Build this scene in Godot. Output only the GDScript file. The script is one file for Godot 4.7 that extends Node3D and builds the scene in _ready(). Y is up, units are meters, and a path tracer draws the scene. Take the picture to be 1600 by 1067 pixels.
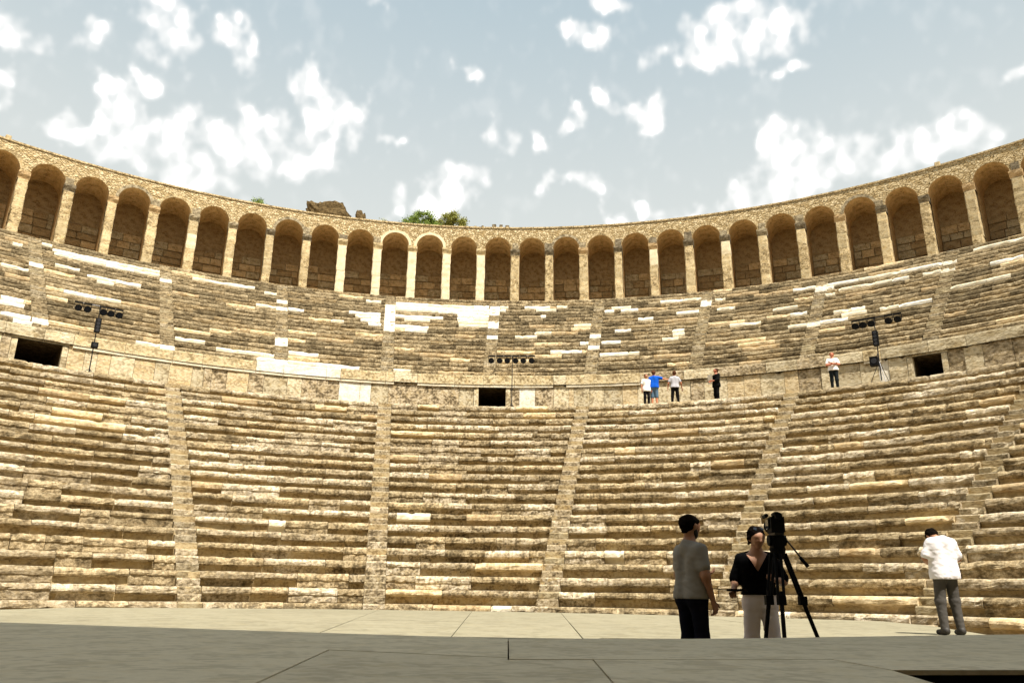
extends Node3D
# Ruined Roman theatre seen from its stage: two tiers of stone seating, a diazoma wall, an arcade, a film crew.

var rng := RandomNumberGenerator.new()
var wob := FastNoiseLite.new()
var M := {}
var used := {}
var SEATS: Array = []
var UPPER: Array = []
var STEPS: Array = []
var SLABS: Array = []

const STAIRS := [-48.215, -28.829, -9.443, 9.943, 29.329, 48.715]
const UP_STAIRS := [-48.215, -38.522, -28.829, -19.136, -9.443, 0.25, 9.943, 19.636, 29.329, 39.022, 48.715]
# replaced white blocks: [row, start angle, end angle]
const WHITE_UP := [[12,-41,-39.1],[19,-37.3,-33.3],[18,-37.2,-33.2],[19,-33.3,-29.2],[18,-33.1,-29.2],[15,-37.2,-35.4],[14,-34.9,-30.8],[13,-34.2,-32.9],[9,-36.7,-32.4],[5,-41.2,-39.6],[4,-41.3,-39.6],[17,-29.1,-28.3],[19,-26.7,-21.5],[18,-40.1,-39.4],[20,-38.1,-37.3],[14,-38.9,-38.1],[2,-41.3,-39.2],[2,-39.1,-37.5],[1,-40.5,-38.9],[3,-28.2,-25.7],[2,-24.8,-21.4],[1,-31.4,-28.1],[18,-20.7,-19.3],[16,-19.3,-18.6],[14,-19.3,-18.5],[14,-18.6,-17.2],[14,-21.4,-19.4],[6,-19.9,-18.7],[5,-19.9,-18.7],[12,-14.8,-13.6],[15,-13.2,-10.3],[14,-12.6,-10.3],[13,-12.1,-10.3],[12,-11.4,-10.2],[19,-11.7,-10.3],[18,-10.3,-9.3],[17,-10.3,-9.3],[16,-10.3,-9.3],[15,-10.3,-9.3],[14,-10.3,-9.3],[13,-10.2,-9.2],[12,-10.2,-9.2],[11,-10.2,-9.2],[19,-9.3,-0.3],[18,-9.3,-0.2],[17,-9.3,-0.2],[15,-9.3,-4.5],[14,-8.1,-5.7],[12,-9.2,-5.8],[11,-8,-5.9],[16,-3.2,-0.2],[15,-3.2,-0.2],[14,-3.1,0.9],[13,-3,0.9],[19,-0.3,1.5],[18,-0.2,1.3],[17,-0.2,1],[10,-0.2,0.9],[2,-21.3,-19.7],[3,-18.5,-15.8],[1,-21.3,-12],[1,-9,-7.2],[19,3,5.4],[18,4.1,6],[19,6,7],[16,4.6,5.1],[13,7.8,9.6],[11,4.2,5.8],[10,2.4,4.5],[6,5.9,8.9],[10,9.6,10.6],[8,8.6,9.5],[7,9.7,10.6],[8,10.6,12.4],[5,10.6,14.3],[18,11.1,12.9],[17,10.5,11.4],[17,12,13.6],[14,13.7,15.1],[11,11.7,13.2],[19,15.5,19.4],[18,19.4,20.4],[17,19.5,20.4],[18,20.4,21.3],[15,17.1,19.6],[15,19.6,20.4],[15,20.7,22.3],[10,17,18.1],[9,17.1,18.2],[8,16.2,17.7],[7,19.6,20.5],[10,22.1,24.8],[18,27,29.2],[18,29.1,30.4],[17,29.2,30.4],[15,29.3,30.6],[18,30.4,39.6],[16,30.8,36.2],[16,37.2,39.4],[20,40.5,43.9],[15,42,44.2],[11,39.5,43.7],[13,25.6,27.7],[11,27.2,28.6],[8,27.2,32.1],[10,30.8,33.3],[9,31.5,33.5],[9,34.5,38.4]]
const WHITE_LOW := [[17,30.8,31.5],[6,-20.7,-19],[7,-7.6,-4],[4,15.3,17.4],[9,31.5,32.5],[0,3.7,6.1],[0,34.4,36.3]]
# clouds: [azimuth, elevation, half width, half height] in degrees
const CLOUDS := [[-37.2,32.7,1.5,1.3],[-28.3,35.8,2.6,2.2],[-29.7,37.0,3.0,1.4],[-32.5,33.3,1.1,0.7],[-30.4,31.3,1.4,0.9],[-29.7,29.9,0.9,1.7],[-22.4,35.5,1.3,1.3],[-23.2,30.2,2.7,1.8],[-26.4,27.9,3.3,1.8],[-29.6,27.3,3.1,1.4],[-20.3,29.9,3.6,2.5],[-17.8,28.6,1.6,1.7],[-16.5,33.9,2.0,2.0],[-15.5,32.0,1.9,2.3],[-15.5,29.8,1.5,1.9],[-12.8,32.3,0.9,2.5],[-10.1,31.1,1.1,0.6],[-3.6,36.1,1.2,0.7],[-1.8,31.8,1.1,1.1],[1.8,32.1,1.1,1.1],[-4.8,28.8,1.7,1.8],[-5.3,27.7,1.8,1.1],[-9.8,26.9,1.2,1.2],[6.7,38.4,2.3,0.9],[5.1,38.9,1.3,0.8],[7.9,40.5,1.7,0.7],[16.2,37.8,3.6,1.8],[20.2,37.4,3.7,1.7],[14.6,36.6,3.1,1.2],[18.4,38.8,2.7,1.1],[22.4,35.0,0.8,0.5],[7.9,34.9,1.2,1.0],[10.3,33.9,1.7,1.2],[11.2,32.8,0.6,0.8],[4.5,33.3,1.1,0.6],[4.9,28.7,2.0,0.8],[6.5,27.8,0.9,0.8],[2.4,28.5,0.5,0.6],[11.5,27.3,0.9,0.6],[14.4,26.9,0.9,0.6],[21.8,30.7,2.0,1.6],[23.9,29.1,3.8,1.8],[28.6,28.2,3.9,1.6],[32.6,28.0,2.0,1.5],[21.5,27.8,2.8,1.7],[18.6,26.7,2.9,0.9],[12.9,26.1,1.3,0.7],[7.9,26.2,1.8,0.5],[17.2,26.2,2.5,0.9],[-32.9,27.5,1.6,0.8],[-37.1,29.3,0.7,1.4],[-37.3,31.9,0.6,1.0],[36.6,31.0,0.6,0.4],[-12.6,39.9,1.2,0.4],[-27.9,31.6,1.1,1.0],[-32.1,27.5,2.0,0.7],[-24.4,26.4,3.4,1.2]]

# ---------------------------------------------------------------- camera, sky, sun
func setup_view() -> void:
	var cam := Camera3D.new()
	cam.name = "camera"
	add_child(cam)
	cam.position = Vector3(1.423, 0.443, 9.506)
	cam.basis = Basis(Vector3.RIGHT, deg_to_rad(17.677)) * Basis(Vector3.BACK, deg_to_rad(0.907))
	cam.fov = 46.43
	cam.near = 0.05
	cam.far = 1500.0
	cam.current = true
	var env := Environment.new()
	env.background_mode = Environment.BG_SKY
	var sky := Sky.new()
	var sm := PanoramaSkyMaterial.new()
	sm.panorama = ImageTexture.create_from_image(sky_image())
	sm.energy_multiplier = 0.92
	sky.sky_material = sm
	env.sky = sky
	env.tonemap_mode = Environment.TONE_MAPPER_LINEAR
	env.tonemap_exposure = 2.1
	env.sdfgi_enabled = true
	env.ssao_enabled = true
	env.ssil_enabled = true
	var we := WorldEnvironment.new()
	we.name = "world_environment"
	we.environment = env
	add_child(we)
	var sun := DirectionalLight3D.new()
	sun.name = "sun"
	add_child(sun)
	var el := deg_to_rad(63.0)
	var az := deg_to_rad(30.0)
	var to := Vector3(sin(az) * cos(el), sin(el), cos(az) * cos(el))
	sun.look_at_from_position(to * 100.0, Vector3.ZERO)
	sun.light_energy = 1.6
	sun.light_color = Color(1.0, 0.965, 0.905)
	sun.light_angular_distance = 0.5
	sun.shadow_enabled = true

func noise_bytes(seed_: int, w: int, h: int, freq: float, oct: int, kind := FastNoiseLite.TYPE_SIMPLEX_SMOOTH) -> PackedByteArray:
	var n := FastNoiseLite.new()
	n.seed = seed_
	n.noise_type = kind
	n.frequency = freq
	n.fractal_octaves = oct
	if kind == FastNoiseLite.TYPE_CELLULAR:
		n.fractal_type = FastNoiseLite.FRACTAL_NONE
		n.cellular_return_type = FastNoiseLite.RETURN_DISTANCE2_SUB
	var im := n.get_seamless_image(w, h)
	im.convert(Image.FORMAT_L8)
	return im.get_data()

func sky_image() -> Image:
	var w := 2048
	var h := 1024
	var dens := PackedFloat32Array()
	dens.resize(w * h / 2)
	var list := CLOUDS.duplicate()
	var r2 := RandomNumberGenerator.new()
	r2.seed = 77
	for i in 260:                                  # the same broken cumulus all round the sky
		var a := r2.randf_range(48.0, 312.0)
		if a > 180.0: a -= 360.0
		var e := r2.randf_range(8.0, 60.0)
		var s := r2.randf_range(0.8, 3.2)
		for k in r2.randi_range(1, 4):
			list.append([a + r2.randf_range(-3, 3), e + r2.randf_range(-1, 1), s * r2.randf_range(0.6, 1.3), s * 0.6])
	for i in 40:
		var a2 := r2.randf_range(-50.0, 50.0)
		var s2 := r2.randf_range(0.8, 3.0)
		list.append([a2, r2.randf_range(48.0, 75.0), s2, s2 * 0.6])
	for c in list:
		var rw: float = c[2] * 1.3 / cos(deg_to_rad(c[1]))
		var rh: float = c[3] * 1.4
		var x0 := int(floor((c[0] - rw) / 360.0 * w))
		var x1 := int(ceil((c[0] + rw) / 360.0 * w))
		var y0: int = max(int((90.0 - c[1] - rh) / 180.0 * h), 0)
		var y1: int = min(int((90.0 - c[1] + rh) / 180.0 * h) + 1, h / 2 - 1)
		for y in range(y0, y1 + 1):
			var ey: float = ((90.0 - (y + 0.5) * 180.0 / h) - c[1]) / rh
			for x in range(x0, x1 + 1):
				var ex: float = ((x + 0.5) / w * 360.0 - c[0]) / rw
				var q := 1.0 - ex * ex - ey * ey
				if q > 0.0:
					var k := y * w + posmod(x, w)
					dens[k] = max(dens[k], q) + 0.25 * min(dens[k], q)
	var n1 := noise_bytes(5, w, h / 2, 0.085, 5)
	var n2 := noise_bytes(9, w, h / 2, 0.03, 5)
	var n3 := noise_bytes(13, w, h / 2, 0.03, 5)
	var data := PackedFloat32Array()
	data.resize(w * h * 3)
	for y in h:
		var el := 90.0 - (y + 0.5) * 180.0 / h
		var t: float = smoothstep(48.0, 18.0, el)
		var b := Vector3(0.235, 0.297, 0.335).lerp(Vector3(0.40, 0.415, 0.40), t)
		if el < 0.0: b = Vector3(0.30, 0.27, 0.21)
		for x in w:
			var cr := b.x
			var cg := b.y
			var cb := b.z
			if y < h / 2:
				var k := y * w + x
				var f := n1[k] / 255.0
				var g := n2[k] / 255.0
				var wx := x + int((g - 0.5) * 26.0)
				var wy: int = clamp(y + int((n3[k] / 255.0 - 0.5) * 20.0), 0, h / 2 - 1)
				var d := dens[wy * w + posmod(wx, w)]
				var a := 0.0
				if d > 0.0:
					a = smoothstep(0.34, 1.02, min(d, 0.9) * 0.92 + (f - 0.5) * 1.0 + (g - 0.5) * 0.5)
				a = max(a, 0.16 * smoothstep(0.5, 0.8, g * 0.4 + f * 0.6))
				var l: float = 0.56 + 0.5 * smoothstep(0.85, 1.0, a)
				cr = lerp(cr, l, a)
				cg = lerp(cg, l, a)
				cb = lerp(cb, l * 0.985, a)
			var o := (y * w + x) * 3
			data[o] = cr
			data[o + 1] = cg
			data[o + 2] = cb
	return Image.create_from_data(w, h, false, Image.FORMAT_RGBF, data.to_byte_array())

# ---------------------------------------------------------------- materials
func mottled(seed_: int, light: Color, mid: Color, dark: Color, spots: float, stain: Color, stains: float) -> Array:
	var s := 512
	var a := noise_bytes(seed_, s, s, 0.012, 4)
	var b := noise_bytes(seed_ + 1, s, s, 0.05, 4)
	var c := noise_bytes(seed_ + 2, s, s, 0.16, 3)
	var e := noise_bytes(seed_ + 3, s, s, 0.02, 3)
	var px := PackedByteArray()
	px.resize(s * s * 3)
	var hh := PackedByteArray()
	hh.resize(s * s)
	for i in s * s:
		var fa := a[i] / 255.0
		var fb := b[i] / 255.0
		var fc := c[i] / 255.0
		var col := mid.lerp(dark, smoothstep(0.46, 0.70, fa * 0.5 + fb * 0.5))
		col = col.lerp(light, smoothstep(0.50, 0.66, (1.0 - fa) * 0.3 + (1.0 - fb) * 0.25 + fc * 0.45) * 0.92)
		col = col.lerp(stain, smoothstep(0.55, 0.8, e[i] / 255.0) * stains)
		col = col.lerp(dark, smoothstep(0.58, 0.74, fc * 0.6 + fb * 0.4) * spots)
		px[i * 3] = int(clamp(col.r, 0.0, 1.0) * 255.0)
		px[i * 3 + 1] = int(clamp(col.g, 0.0, 1.0) * 255.0)
		px[i * 3 + 2] = int(clamp(col.b, 0.0, 1.0) * 255.0)
		hh[i] = int(clamp(fb * 0.55 + fc * 0.45, 0.0, 1.0) * 255.0)
	var im := Image.create_from_data(s, s, false, Image.FORMAT_RGB8, px)
	var hm := Image.create_from_data(s, s, false, Image.FORMAT_L8, hh)
	hm.convert(Image.FORMAT_RGBA8)
	hm.bump_map_to_normal_map(4.0)
	return [ImageTexture.create_from_image(im), ImageTexture.create_from_image(hm)]

func rubble(seed_: int) -> Array:
	var s := 512
	var a := noise_bytes(seed_, s, s, 0.06, 1, FastNoiseLite.TYPE_CELLULAR)
	var b := noise_bytes(seed_ + 1, s, s, 0.03, 4)
	var c := noise_bytes(seed_ + 2, s, s, 0.12, 3)
	var px := PackedByteArray()
	px.resize(s * s * 3)
	var hh := PackedByteArray()
	hh.resize(s * s)
	for i in s * s:
		var st := smoothstep(0.05, 0.3, a[i] / 255.0)
		var col := Color(0.70, 0.63, 0.49).lerp(Color(0.93, 0.88, 0.76), smoothstep(0.35, 0.65, b[i] / 255.0))
		col = col.lerp(Color(0.56, 0.49, 0.37), smoothstep(0.55, 0.75, c[i] / 255.0) * 0.7)
		col = Color(0.62, 0.53, 0.37).lerp(col, 0.45 + 0.55 * st)
		px[i * 3] = int(col.r * 255.0)
		px[i * 3 + 1] = int(col.g * 255.0)
		px[i * 3 + 2] = int(col.b * 255.0)
		hh[i] = int(clamp(st * 0.75 + c[i] / 255.0 * 0.25, 0.0, 1.0) * 255.0)
	var im := Image.create_from_data(s, s, false, Image.FORMAT_RGB8, px)
	var hm := Image.create_from_data(s, s, false, Image.FORMAT_L8, hh)
	hm.convert(Image.FORMAT_RGBA8)
	hm.bump_map_to_normal_map(6.0)
	return [ImageTexture.create_from_image(im), ImageTexture.create_from_image(hm)]

func tri(tex: Array, tint: Color, metres: float, off: float, rough := 0.95, bump := 1.0) -> StandardMaterial3D:
	var m := StandardMaterial3D.new()
	m.albedo_texture = tex[0]
	m.albedo_color = tint * Color(0.93, 0.93, 0.93)
	m.uv1_triplanar = true
	m.uv1_world_triplanar = true
	m.uv1_scale = Vector3.ONE / metres
	m.uv1_offset = Vector3(off, off * 1.7, off * 0.6)
	m.roughness = rough
	m.metallic_specular = 0.25
	m.normal_enabled = true
	m.normal_texture = tex[1]
	m.normal_scale = bump
	return m

func plain(c: Color, rough := 0.8, metal := 0.0) -> StandardMaterial3D:
	var m := StandardMaterial3D.new()
	m.albedo_color = c
	m.roughness = rough
	m.metallic = metal
	return m

func setup_materials() -> void:
	var t_mid := mottled(11, Color(0.96, 0.93, 0.87), Color(0.75, 0.69, 0.58), Color(0.41, 0.365, 0.29), 0.8, Color(0.80, 0.72, 0.56), 0.5)
	var t_dark := mottled(31, Color(0.86, 0.82, 0.74), Color(0.58, 0.53, 0.44), Color(0.33, 0.295, 0.235), 0.8, Color(0.68, 0.60, 0.47), 0.35)
	var t_honey := mottled(51, Color(0.90, 0.84, 0.71), Color(0.83, 0.75, 0.60), Color(0.60, 0.52, 0.39), 0.4, Color(0.84, 0.73, 0.53), 0.6)
	var t_white := mottled(71, Color(0.95, 0.94, 0.90), Color(0.93, 0.91, 0.86), Color(0.86, 0.82, 0.73), 0.15, Color(0.91, 0.87, 0.78), 0.3)
	var t_pale := mottled(131, Color(0.90, 0.87, 0.79), Color(0.82, 0.775, 0.67), Color(0.54, 0.485, 0.385), 0.6, Color(0.80, 0.72, 0.56), 0.5)
	var t_rub := rubble(91)
	var t_paint := mottled(111, Color(0.69, 0.67, 0.61), Color(0.67, 0.65, 0.59), Color(0.60, 0.58, 0.52), 0.35, Color(0.655, 0.625, 0.54), 0.5)
	M.seat = []
	M.up = []
	for i in 4:
		M.seat.append(tri(t_mid, Color(1, 1, 1).lerp(Color(0.82, 0.80, 0.76), i / 3.0), 3.0, i * 0.23))
	for i in 3:
		M.seat.append(tri(t_dark, Color(1.08, 1.05, 0.98).lerp(Color(0.92, 0.89, 0.82), i / 2.0), 3.1, i * 0.31))
	M.seat_honey = [tri(t_honey, Color(1, 1, 1), 4.1, 0.1), tri(t_honey, Color(0.86, 0.84, 0.82), 3.3, 0.6)]
	for i in 4:
		M.up.append(tri(t_dark, Color(0.98, 0.95, 0.88).lerp(Color(0.70, 0.67, 0.60), i / 3.0), 3.4, i * 0.27))
	M.up.append(M.up[0])
	M.up.append(tri(t_mid, Color(0.78, 0.74, 0.66), 3.2, 0.55))
	M.white = [tri(t_white, Color(1, 1, 1), 4.0, 0.0, 0.85, 0.5), tri(t_white, Color(0.95, 0.93, 0.88), 4.0, 0.4, 0.85, 0.5)]
	M.core = tri(t_honey, Color(0.86, 0.85, 0.82), 3.0, 0.35)
	M.stair = [tri(t_mid, Color(0.86, 0.85, 0.82), 2.6, 0.7), tri(t_honey, Color(0.76, 0.77, 0.77), 2.6, 0.2), tri(t_mid, Color(0.78, 0.77, 0.74), 2.2, 0.45)]
	M.slab = [tri(t_pale, Color(1.03, 1.02, 0.99), 4.5, 0.15), tri(t_honey, Color(1.0, 1.0, 1.0), 4.5, 0.5), tri(t_pale, Color(0.95, 0.94, 0.91), 4.5, 0.8), tri(t_mid, Color(0.95, 0.93, 0.89), 4.5, 0.3)]
	M.cornice = tri(t_pale, Color(1.0, 0.97, 0.90), 5.0, 0.25)
	M.pier = [tri(t_honey, Color(1, 1, 0.98), 3.0, 0.0), tri(t_mid, Color(1.0, 0.96, 0.86), 3.0, 0.4), tri(t_honey, Color(0.92, 0.92, 0.9), 2.4, 0.8)]
	M.pier_pale = tri(t_white, Color(0.97, 0.93, 0.84), 3.0, 0.2)
	M.capital = [tri(t_dark, Color(1.05, 1.04, 1.0), 2.0, 0.0), tri(t_dark, Color(0.85, 0.84, 0.82), 2.0, 0.5), tri(t_honey, Color(0.95, 0.9, 0.85), 2.0, 0.3)]
	M.rubble = tri(t_rub, Color(1.0, 0.98, 0.94), 5.6, 0.0, 0.95, 1.6)
	M.vault = tri(t_honey, Color(1.06, 1.0, 0.92), 3.0, 0.6, 0.95, 1.5)
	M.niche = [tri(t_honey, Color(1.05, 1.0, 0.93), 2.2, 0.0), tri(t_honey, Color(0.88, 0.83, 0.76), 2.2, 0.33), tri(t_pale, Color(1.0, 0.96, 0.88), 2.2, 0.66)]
	M.passage = tri(t_dark, Color(0.6, 0.56, 0.5), 2.2, 0.2)  # stone tinted down so the recess reads as deep shade
	M.ruin = tri(t_dark, Color(0.68, 0.62, 0.50), 1.3, 0.1, 0.95, 2.0)
	M.stage = []  # same paint as the floor, lightened to stand in for fill light
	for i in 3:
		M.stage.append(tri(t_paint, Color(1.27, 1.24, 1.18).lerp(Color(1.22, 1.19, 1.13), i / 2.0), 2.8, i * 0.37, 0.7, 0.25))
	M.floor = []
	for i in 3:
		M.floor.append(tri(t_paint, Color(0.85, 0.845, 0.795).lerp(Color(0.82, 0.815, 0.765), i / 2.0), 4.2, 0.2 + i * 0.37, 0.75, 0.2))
	M.earth = tri(t_mid, Color(0.72, 0.68, 0.6), 5.0, 0.0)
	M.black = plain(Color(0.03, 0.03, 0.033), 0.7)
	M.black.metallic_specular = 0.25
	M.trap_shade = plain(Color(0.02, 0.02, 0.02), 1.0)  # black that stands in for the shade inside the trap
	M.dark_grey = plain(Color(0.09, 0.09, 0.09), 0.95)  # even dark grey for eyes, platform frame and flat window panels
	M.metal = plain(Color(0.22, 0.22, 0.23), 0.4, 0.7)
	M.glass = plain(Color(0.08, 0.09, 0.11), 0.08)
	M.leaf = [plain(Color(0.45, 0.53, 0.20), 0.8), plain(Color(0.56, 0.57, 0.27), 0.8), plain(Color(0.22, 0.28, 0.11), 0.8)]
	for l in M.leaf: l.backlight = Color(0.25, 0.3, 0.08)
	M.twig = plain(Color(0.33, 0.26, 0.18), 0.9)

# ---------------------------------------------------------------- helpers
func numbered(called: String) -> String:
	if not used.has(called):
		used[called] = 0
		return called
	used[called] += 1
	return "%s_%03d" % [called, used[called]]

func tag(o: Node, label: String, category: String, group := "") -> void:
	o.set_meta("label", label)
	o.set_meta("category", category)
	if group != "": o.set_meta("group", group)

func thing(called: String, label: String, category: String, at := Vector3.ZERO, turn := 0.0, group := "") -> Node3D:
	var o := Node3D.new()
	o.name = numbered(called)
	add_child(o)
	o.position = at
	o.rotation.y = turn
	tag(o, label, category, group)
	return o

func part(parent: Node, called: String, mesh: Mesh, mat: Material, at := Vector3.ZERO, turn := Vector3.ZERO, size := Vector3.ONE) -> MeshInstance3D:
	var o := MeshInstance3D.new()
	o.name = called
	o.mesh = mesh
	o.material_override = mat
	o.position = at
	o.rotation = turn
	o.scale = size
	parent.add_child(o, true)
	return o

func quad(st: SurfaceTool, a: Vector3, b: Vector3, c: Vector3, d: Vector3) -> void:
	st.add_vertex(a); st.add_vertex(b); st.add_vertex(c)
	st.add_vertex(a); st.add_vertex(c); st.add_vertex(d)

func new_st(flat := true) -> SurfaceTool:
	var st := SurfaceTool.new()
	st.begin(Mesh.PRIMITIVE_TRIANGLES)
	st.set_smooth_group(-1 if flat else 0)
	return st

func done(st: SurfaceTool) -> ArrayMesh:
	st.generate_normals()
	return st.commit()

func box(st: SurfaceTool, lo: Vector3, hi: Vector3, t := Transform3D.IDENTITY) -> void:
	var p := []
	for i in 8:
		p.append(t * Vector3(hi.x if i & 1 else lo.x, hi.y if i & 2 else lo.y, hi.z if i & 4 else lo.z))
	quad(st, p[0], p[1], p[3], p[2]); quad(st, p[5], p[4], p[6], p[7])
	quad(st, p[4], p[0], p[2], p[6]); quad(st, p[1], p[5], p[7], p[3])
	quad(st, p[2], p[3], p[7], p[6]); quad(st, p[4], p[5], p[1], p[0])

func box_mesh(lo: Vector3, hi: Vector3) -> ArrayMesh:
	var st := new_st()
	box(st, lo, hi)
	return done(st)

func tube(st: SurfaceTool, a: Vector3, b: Vector3, ra: float, rb: float, n := 10) -> void:
	var d := (b - a).normalized()
	var u := d.cross(Vector3.UP if abs(d.y) < 0.9 else Vector3.RIGHT).normalized()
	var v := d.cross(u)
	for i in n:
		var t0 := TAU * i / n
		var t1 := TAU * (i + 1) / n
		var e0 := u * cos(t0) + v * sin(t0)
		var e1 := u * cos(t1) + v * sin(t1)
		quad(st, a + e0 * ra, a + e1 * ra, b + e1 * rb, b + e0 * rb)
		st.add_vertex(a); st.add_vertex(a + e1 * ra); st.add_vertex(a + e0 * ra)
		st.add_vertex(b); st.add_vertex(b + e0 * rb); st.add_vertex(b + e1 * rb)

func tube_mesh(a: Vector3, b: Vector3, ra: float, rb: float, n := 10) -> ArrayMesh:
	var st := new_st()
	tube(st, a, b, ra, rb, n)
	return done(st)

func slab_mesh(poly: PackedVector2Array, y0: float, y1: float, origin := Vector3.ZERO) -> ArrayMesh:
	# a flat slab from a plan polygon (x, z), with a small chamfer round its top
	var st := new_st()
	var inner := poly
	var off := Geometry2D.offset_polygon(poly, -0.004)
	var tris := Geometry2D.triangulate_polygon(inner)
	for i in range(0, tris.size(), 3):
		for k in 3:
			var p := inner[tris[i + k]]
			st.add_vertex(Vector3(p.x, y1, p.y) - origin)
	for i in poly.size():
		var p := poly[i]
		var q := poly[(i + 1) % poly.size()]
		quad(st, Vector3(p.x, y0, p.y) - origin, Vector3(q.x, y0, q.y) - origin, Vector3(q.x, y1, q.y) - origin, Vector3(p.x, y1, p.y) - origin)
	return done(st)

func pol(r: float, y: float, deg: float) -> Vector3:
	var a := deg_to_rad(deg)
	return Vector3(r * sin(a), y, -r * cos(a))

func lag(a: float, b: float, c: float, k: float) -> float:
	return a * (k - 6.0) * (k - 20.0) / 120.0 - b * k * (k - 20.0) / 84.0 + c * k * (k - 6.0) / 280.0

func low_r(k: int) -> float: return lag(14.4, 17.91, 27.96, k)
func low_h(k: int) -> float: return lag(0.146, 2.66, 9.13, k) if k > -2 else -0.52
func up_r(j: int) -> float: return 33.6 + (j - 1) * 0.545
func up_h(j: int) -> float: return 11.97 + 0.42 * j

func stone_profile(prof: Array, cols: int, rough: float, seed_: int, chips: int, depth: float) -> ArrayMesh:
	# a block of unit length: profile of [z, y] points swept along x, weathered by noise
	var r := RandomNumberGenerator.new()
	r.seed = seed_
	var n := prof.size()
	var chip := []
	for i in chips: chip.append([r.randf_range(-0.5, 0.5), r.randf_range(0.04, 0.14), r.randf_range(0.02, 0.07)])
	var P := []
	for i in cols + 1:
		var x := -0.5 + float(i) / cols
		var line := []
		for j in n:
			var z: float = prof[j][0]
			var y: float = prof[j][1]
			var front: float = clamp(1.0 + z / 0.3, 0.0, 1.0)
			var s := wob.get_noise_3d(x * 170.0 + seed_ * 31.0, y * 300.0, z * 120.0)
			var s2 := wob.get_noise_3d(x * 170.0 + seed_ * 17.0, y * 300.0 + 500.0, z * 120.0)
			z += s * rough * front
			if j > 0: y += s2 * rough * 0.6 * front
			for c in chip:
				if y > 0.3 and z > -0.12:
					var w: float = max(0.0, 1.0 - abs(x - c[0]) / c[1])
					y -= w * c[2]
					z -= w * c[2] * 0.7
			line.append(Vector3(x, y, z))
		P.append(line)
	var st := new_st()
	for i in cols:
		for j in n - 1:
			quad(st, P[i][j], P[i][j + 1], P[i + 1][j + 1], P[i + 1][j])
	for e in [0, cols]:
		var back := Vector3(P[e][0].x, 0.0, -depth)
		for j in n - 1:
			if e == 0:
				st.add_vertex(back); st.add_vertex(P[e][j + 1]); st.add_vertex(P[e][j])
			else:
				st.add_vertex(back); st.add_vertex(P[e][j]); st.add_vertex(P[e][j + 1])
	return done(st)

func setup_blocks() -> void:
	for v in 18:
		var ov := 0.135 + 0.013 * (v % 6)
		var rec := 0.175 + 0.018 * (v % 5)
		var rough := 0.022
		if v >= 14:                        # worn or recut blocks with little nosing left
			ov = 0.03
			rough = 0.035
		SEATS.append(stone_profile([[-ov - 0.01, 0.0], [-ov, 0.04], [-ov + 0.005, rec - 0.02], [-0.025, rec + 0.02], [0.0, rec + 0.05], [0.004, 0.31], [-0.006, 0.365], [-0.05, 0.422], [-0.12, 0.45], [-0.72, 0.45]], 9, rough, 100 + v, 1 + v % 3, 0.72))
	for v in 12:
		var ov2 := 0.12 + 0.014 * (v % 5)
		UPPER.append(stone_profile([[-ov2, 0.0], [-ov2, 0.12], [-0.015, 0.17], [0.0, 0.22], [0.0, 0.35], [-0.045, 0.42], [-0.11, 0.45], [-0.66, 0.45]], 6, 0.025, 200 + v, 1 + v % 3, 0.66))
	for v in 6:
		STEPS.append(stone_profile([[0.0, 0.0], [0.0, 0.1], [0.0, 0.36], [-0.02, 0.43], [-0.06, 0.45], [-0.5, 0.45]], 4, 0.02, 300 + v, 1, 0.5))
	for v in 8:
		SLABS.append(stone_profile([[0.0, 0.0], [0.0, 0.15], [0.0, 0.3], [0.0, 0.40], [-0.012, 0.446], [-0.03, 0.45], [-0.35, 0.45]], 5, 0.012, 400 + v, v % 2, 0.35))

# ---------------------------------------------------------------- the theatre
func whites(list: Array, row: int, a0: float, a1: float, r: float) -> Array:
	var out := []
	for w in list:
		if w[0] == row:
			var s: float = max(w[1], a0)
			var e: float = min(w[2], a1)
			if deg_to_rad(e - s) * r > 0.35: out.append([s, e])
	out.sort_custom(func(p, q): return p[0] < q[0])
	var merged := []
	for s in out:
		if merged.size() > 0 and s[0] < merged[-1][1] + 0.15: merged[-1][1] = max(merged[-1][1], s[1])
		else: merged.append(s)
	return merged

func core_mesh(a0: float, a1: float, rows: Array, rf: Callable, hf: Callable, back: float, origin: Vector3, last: float) -> ArrayMesh:
	var st := new_st()
	var n: int = max(2, int((a1 - a0) / 2.0))
	for i in n:
		var u := a0 + (a1 - a0) * i / n
		var v := a0 + (a1 - a0) * (i + 1) / n
		for k in rows:
			var r: float = rf.call(k) + back
			var r2: float = (rf.call(k + 1) + back) if k != rows[-1] else last
			var y0: float = hf.call(k - 1) - 0.03
			var y1: float = hf.call(k) - 0.03
			quad(st, pol(r, y0, u) - origin, pol(r, y0, v) - origin, pol(r, y1, v) - origin, pol(r, y1, u) - origin)
			quad(st, pol(r, y1, u) - origin, pol(r, y1, v) - origin, pol(r2, y1, v) - origin, pol(r2, y1, u) - origin)
	return done(st)

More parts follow.
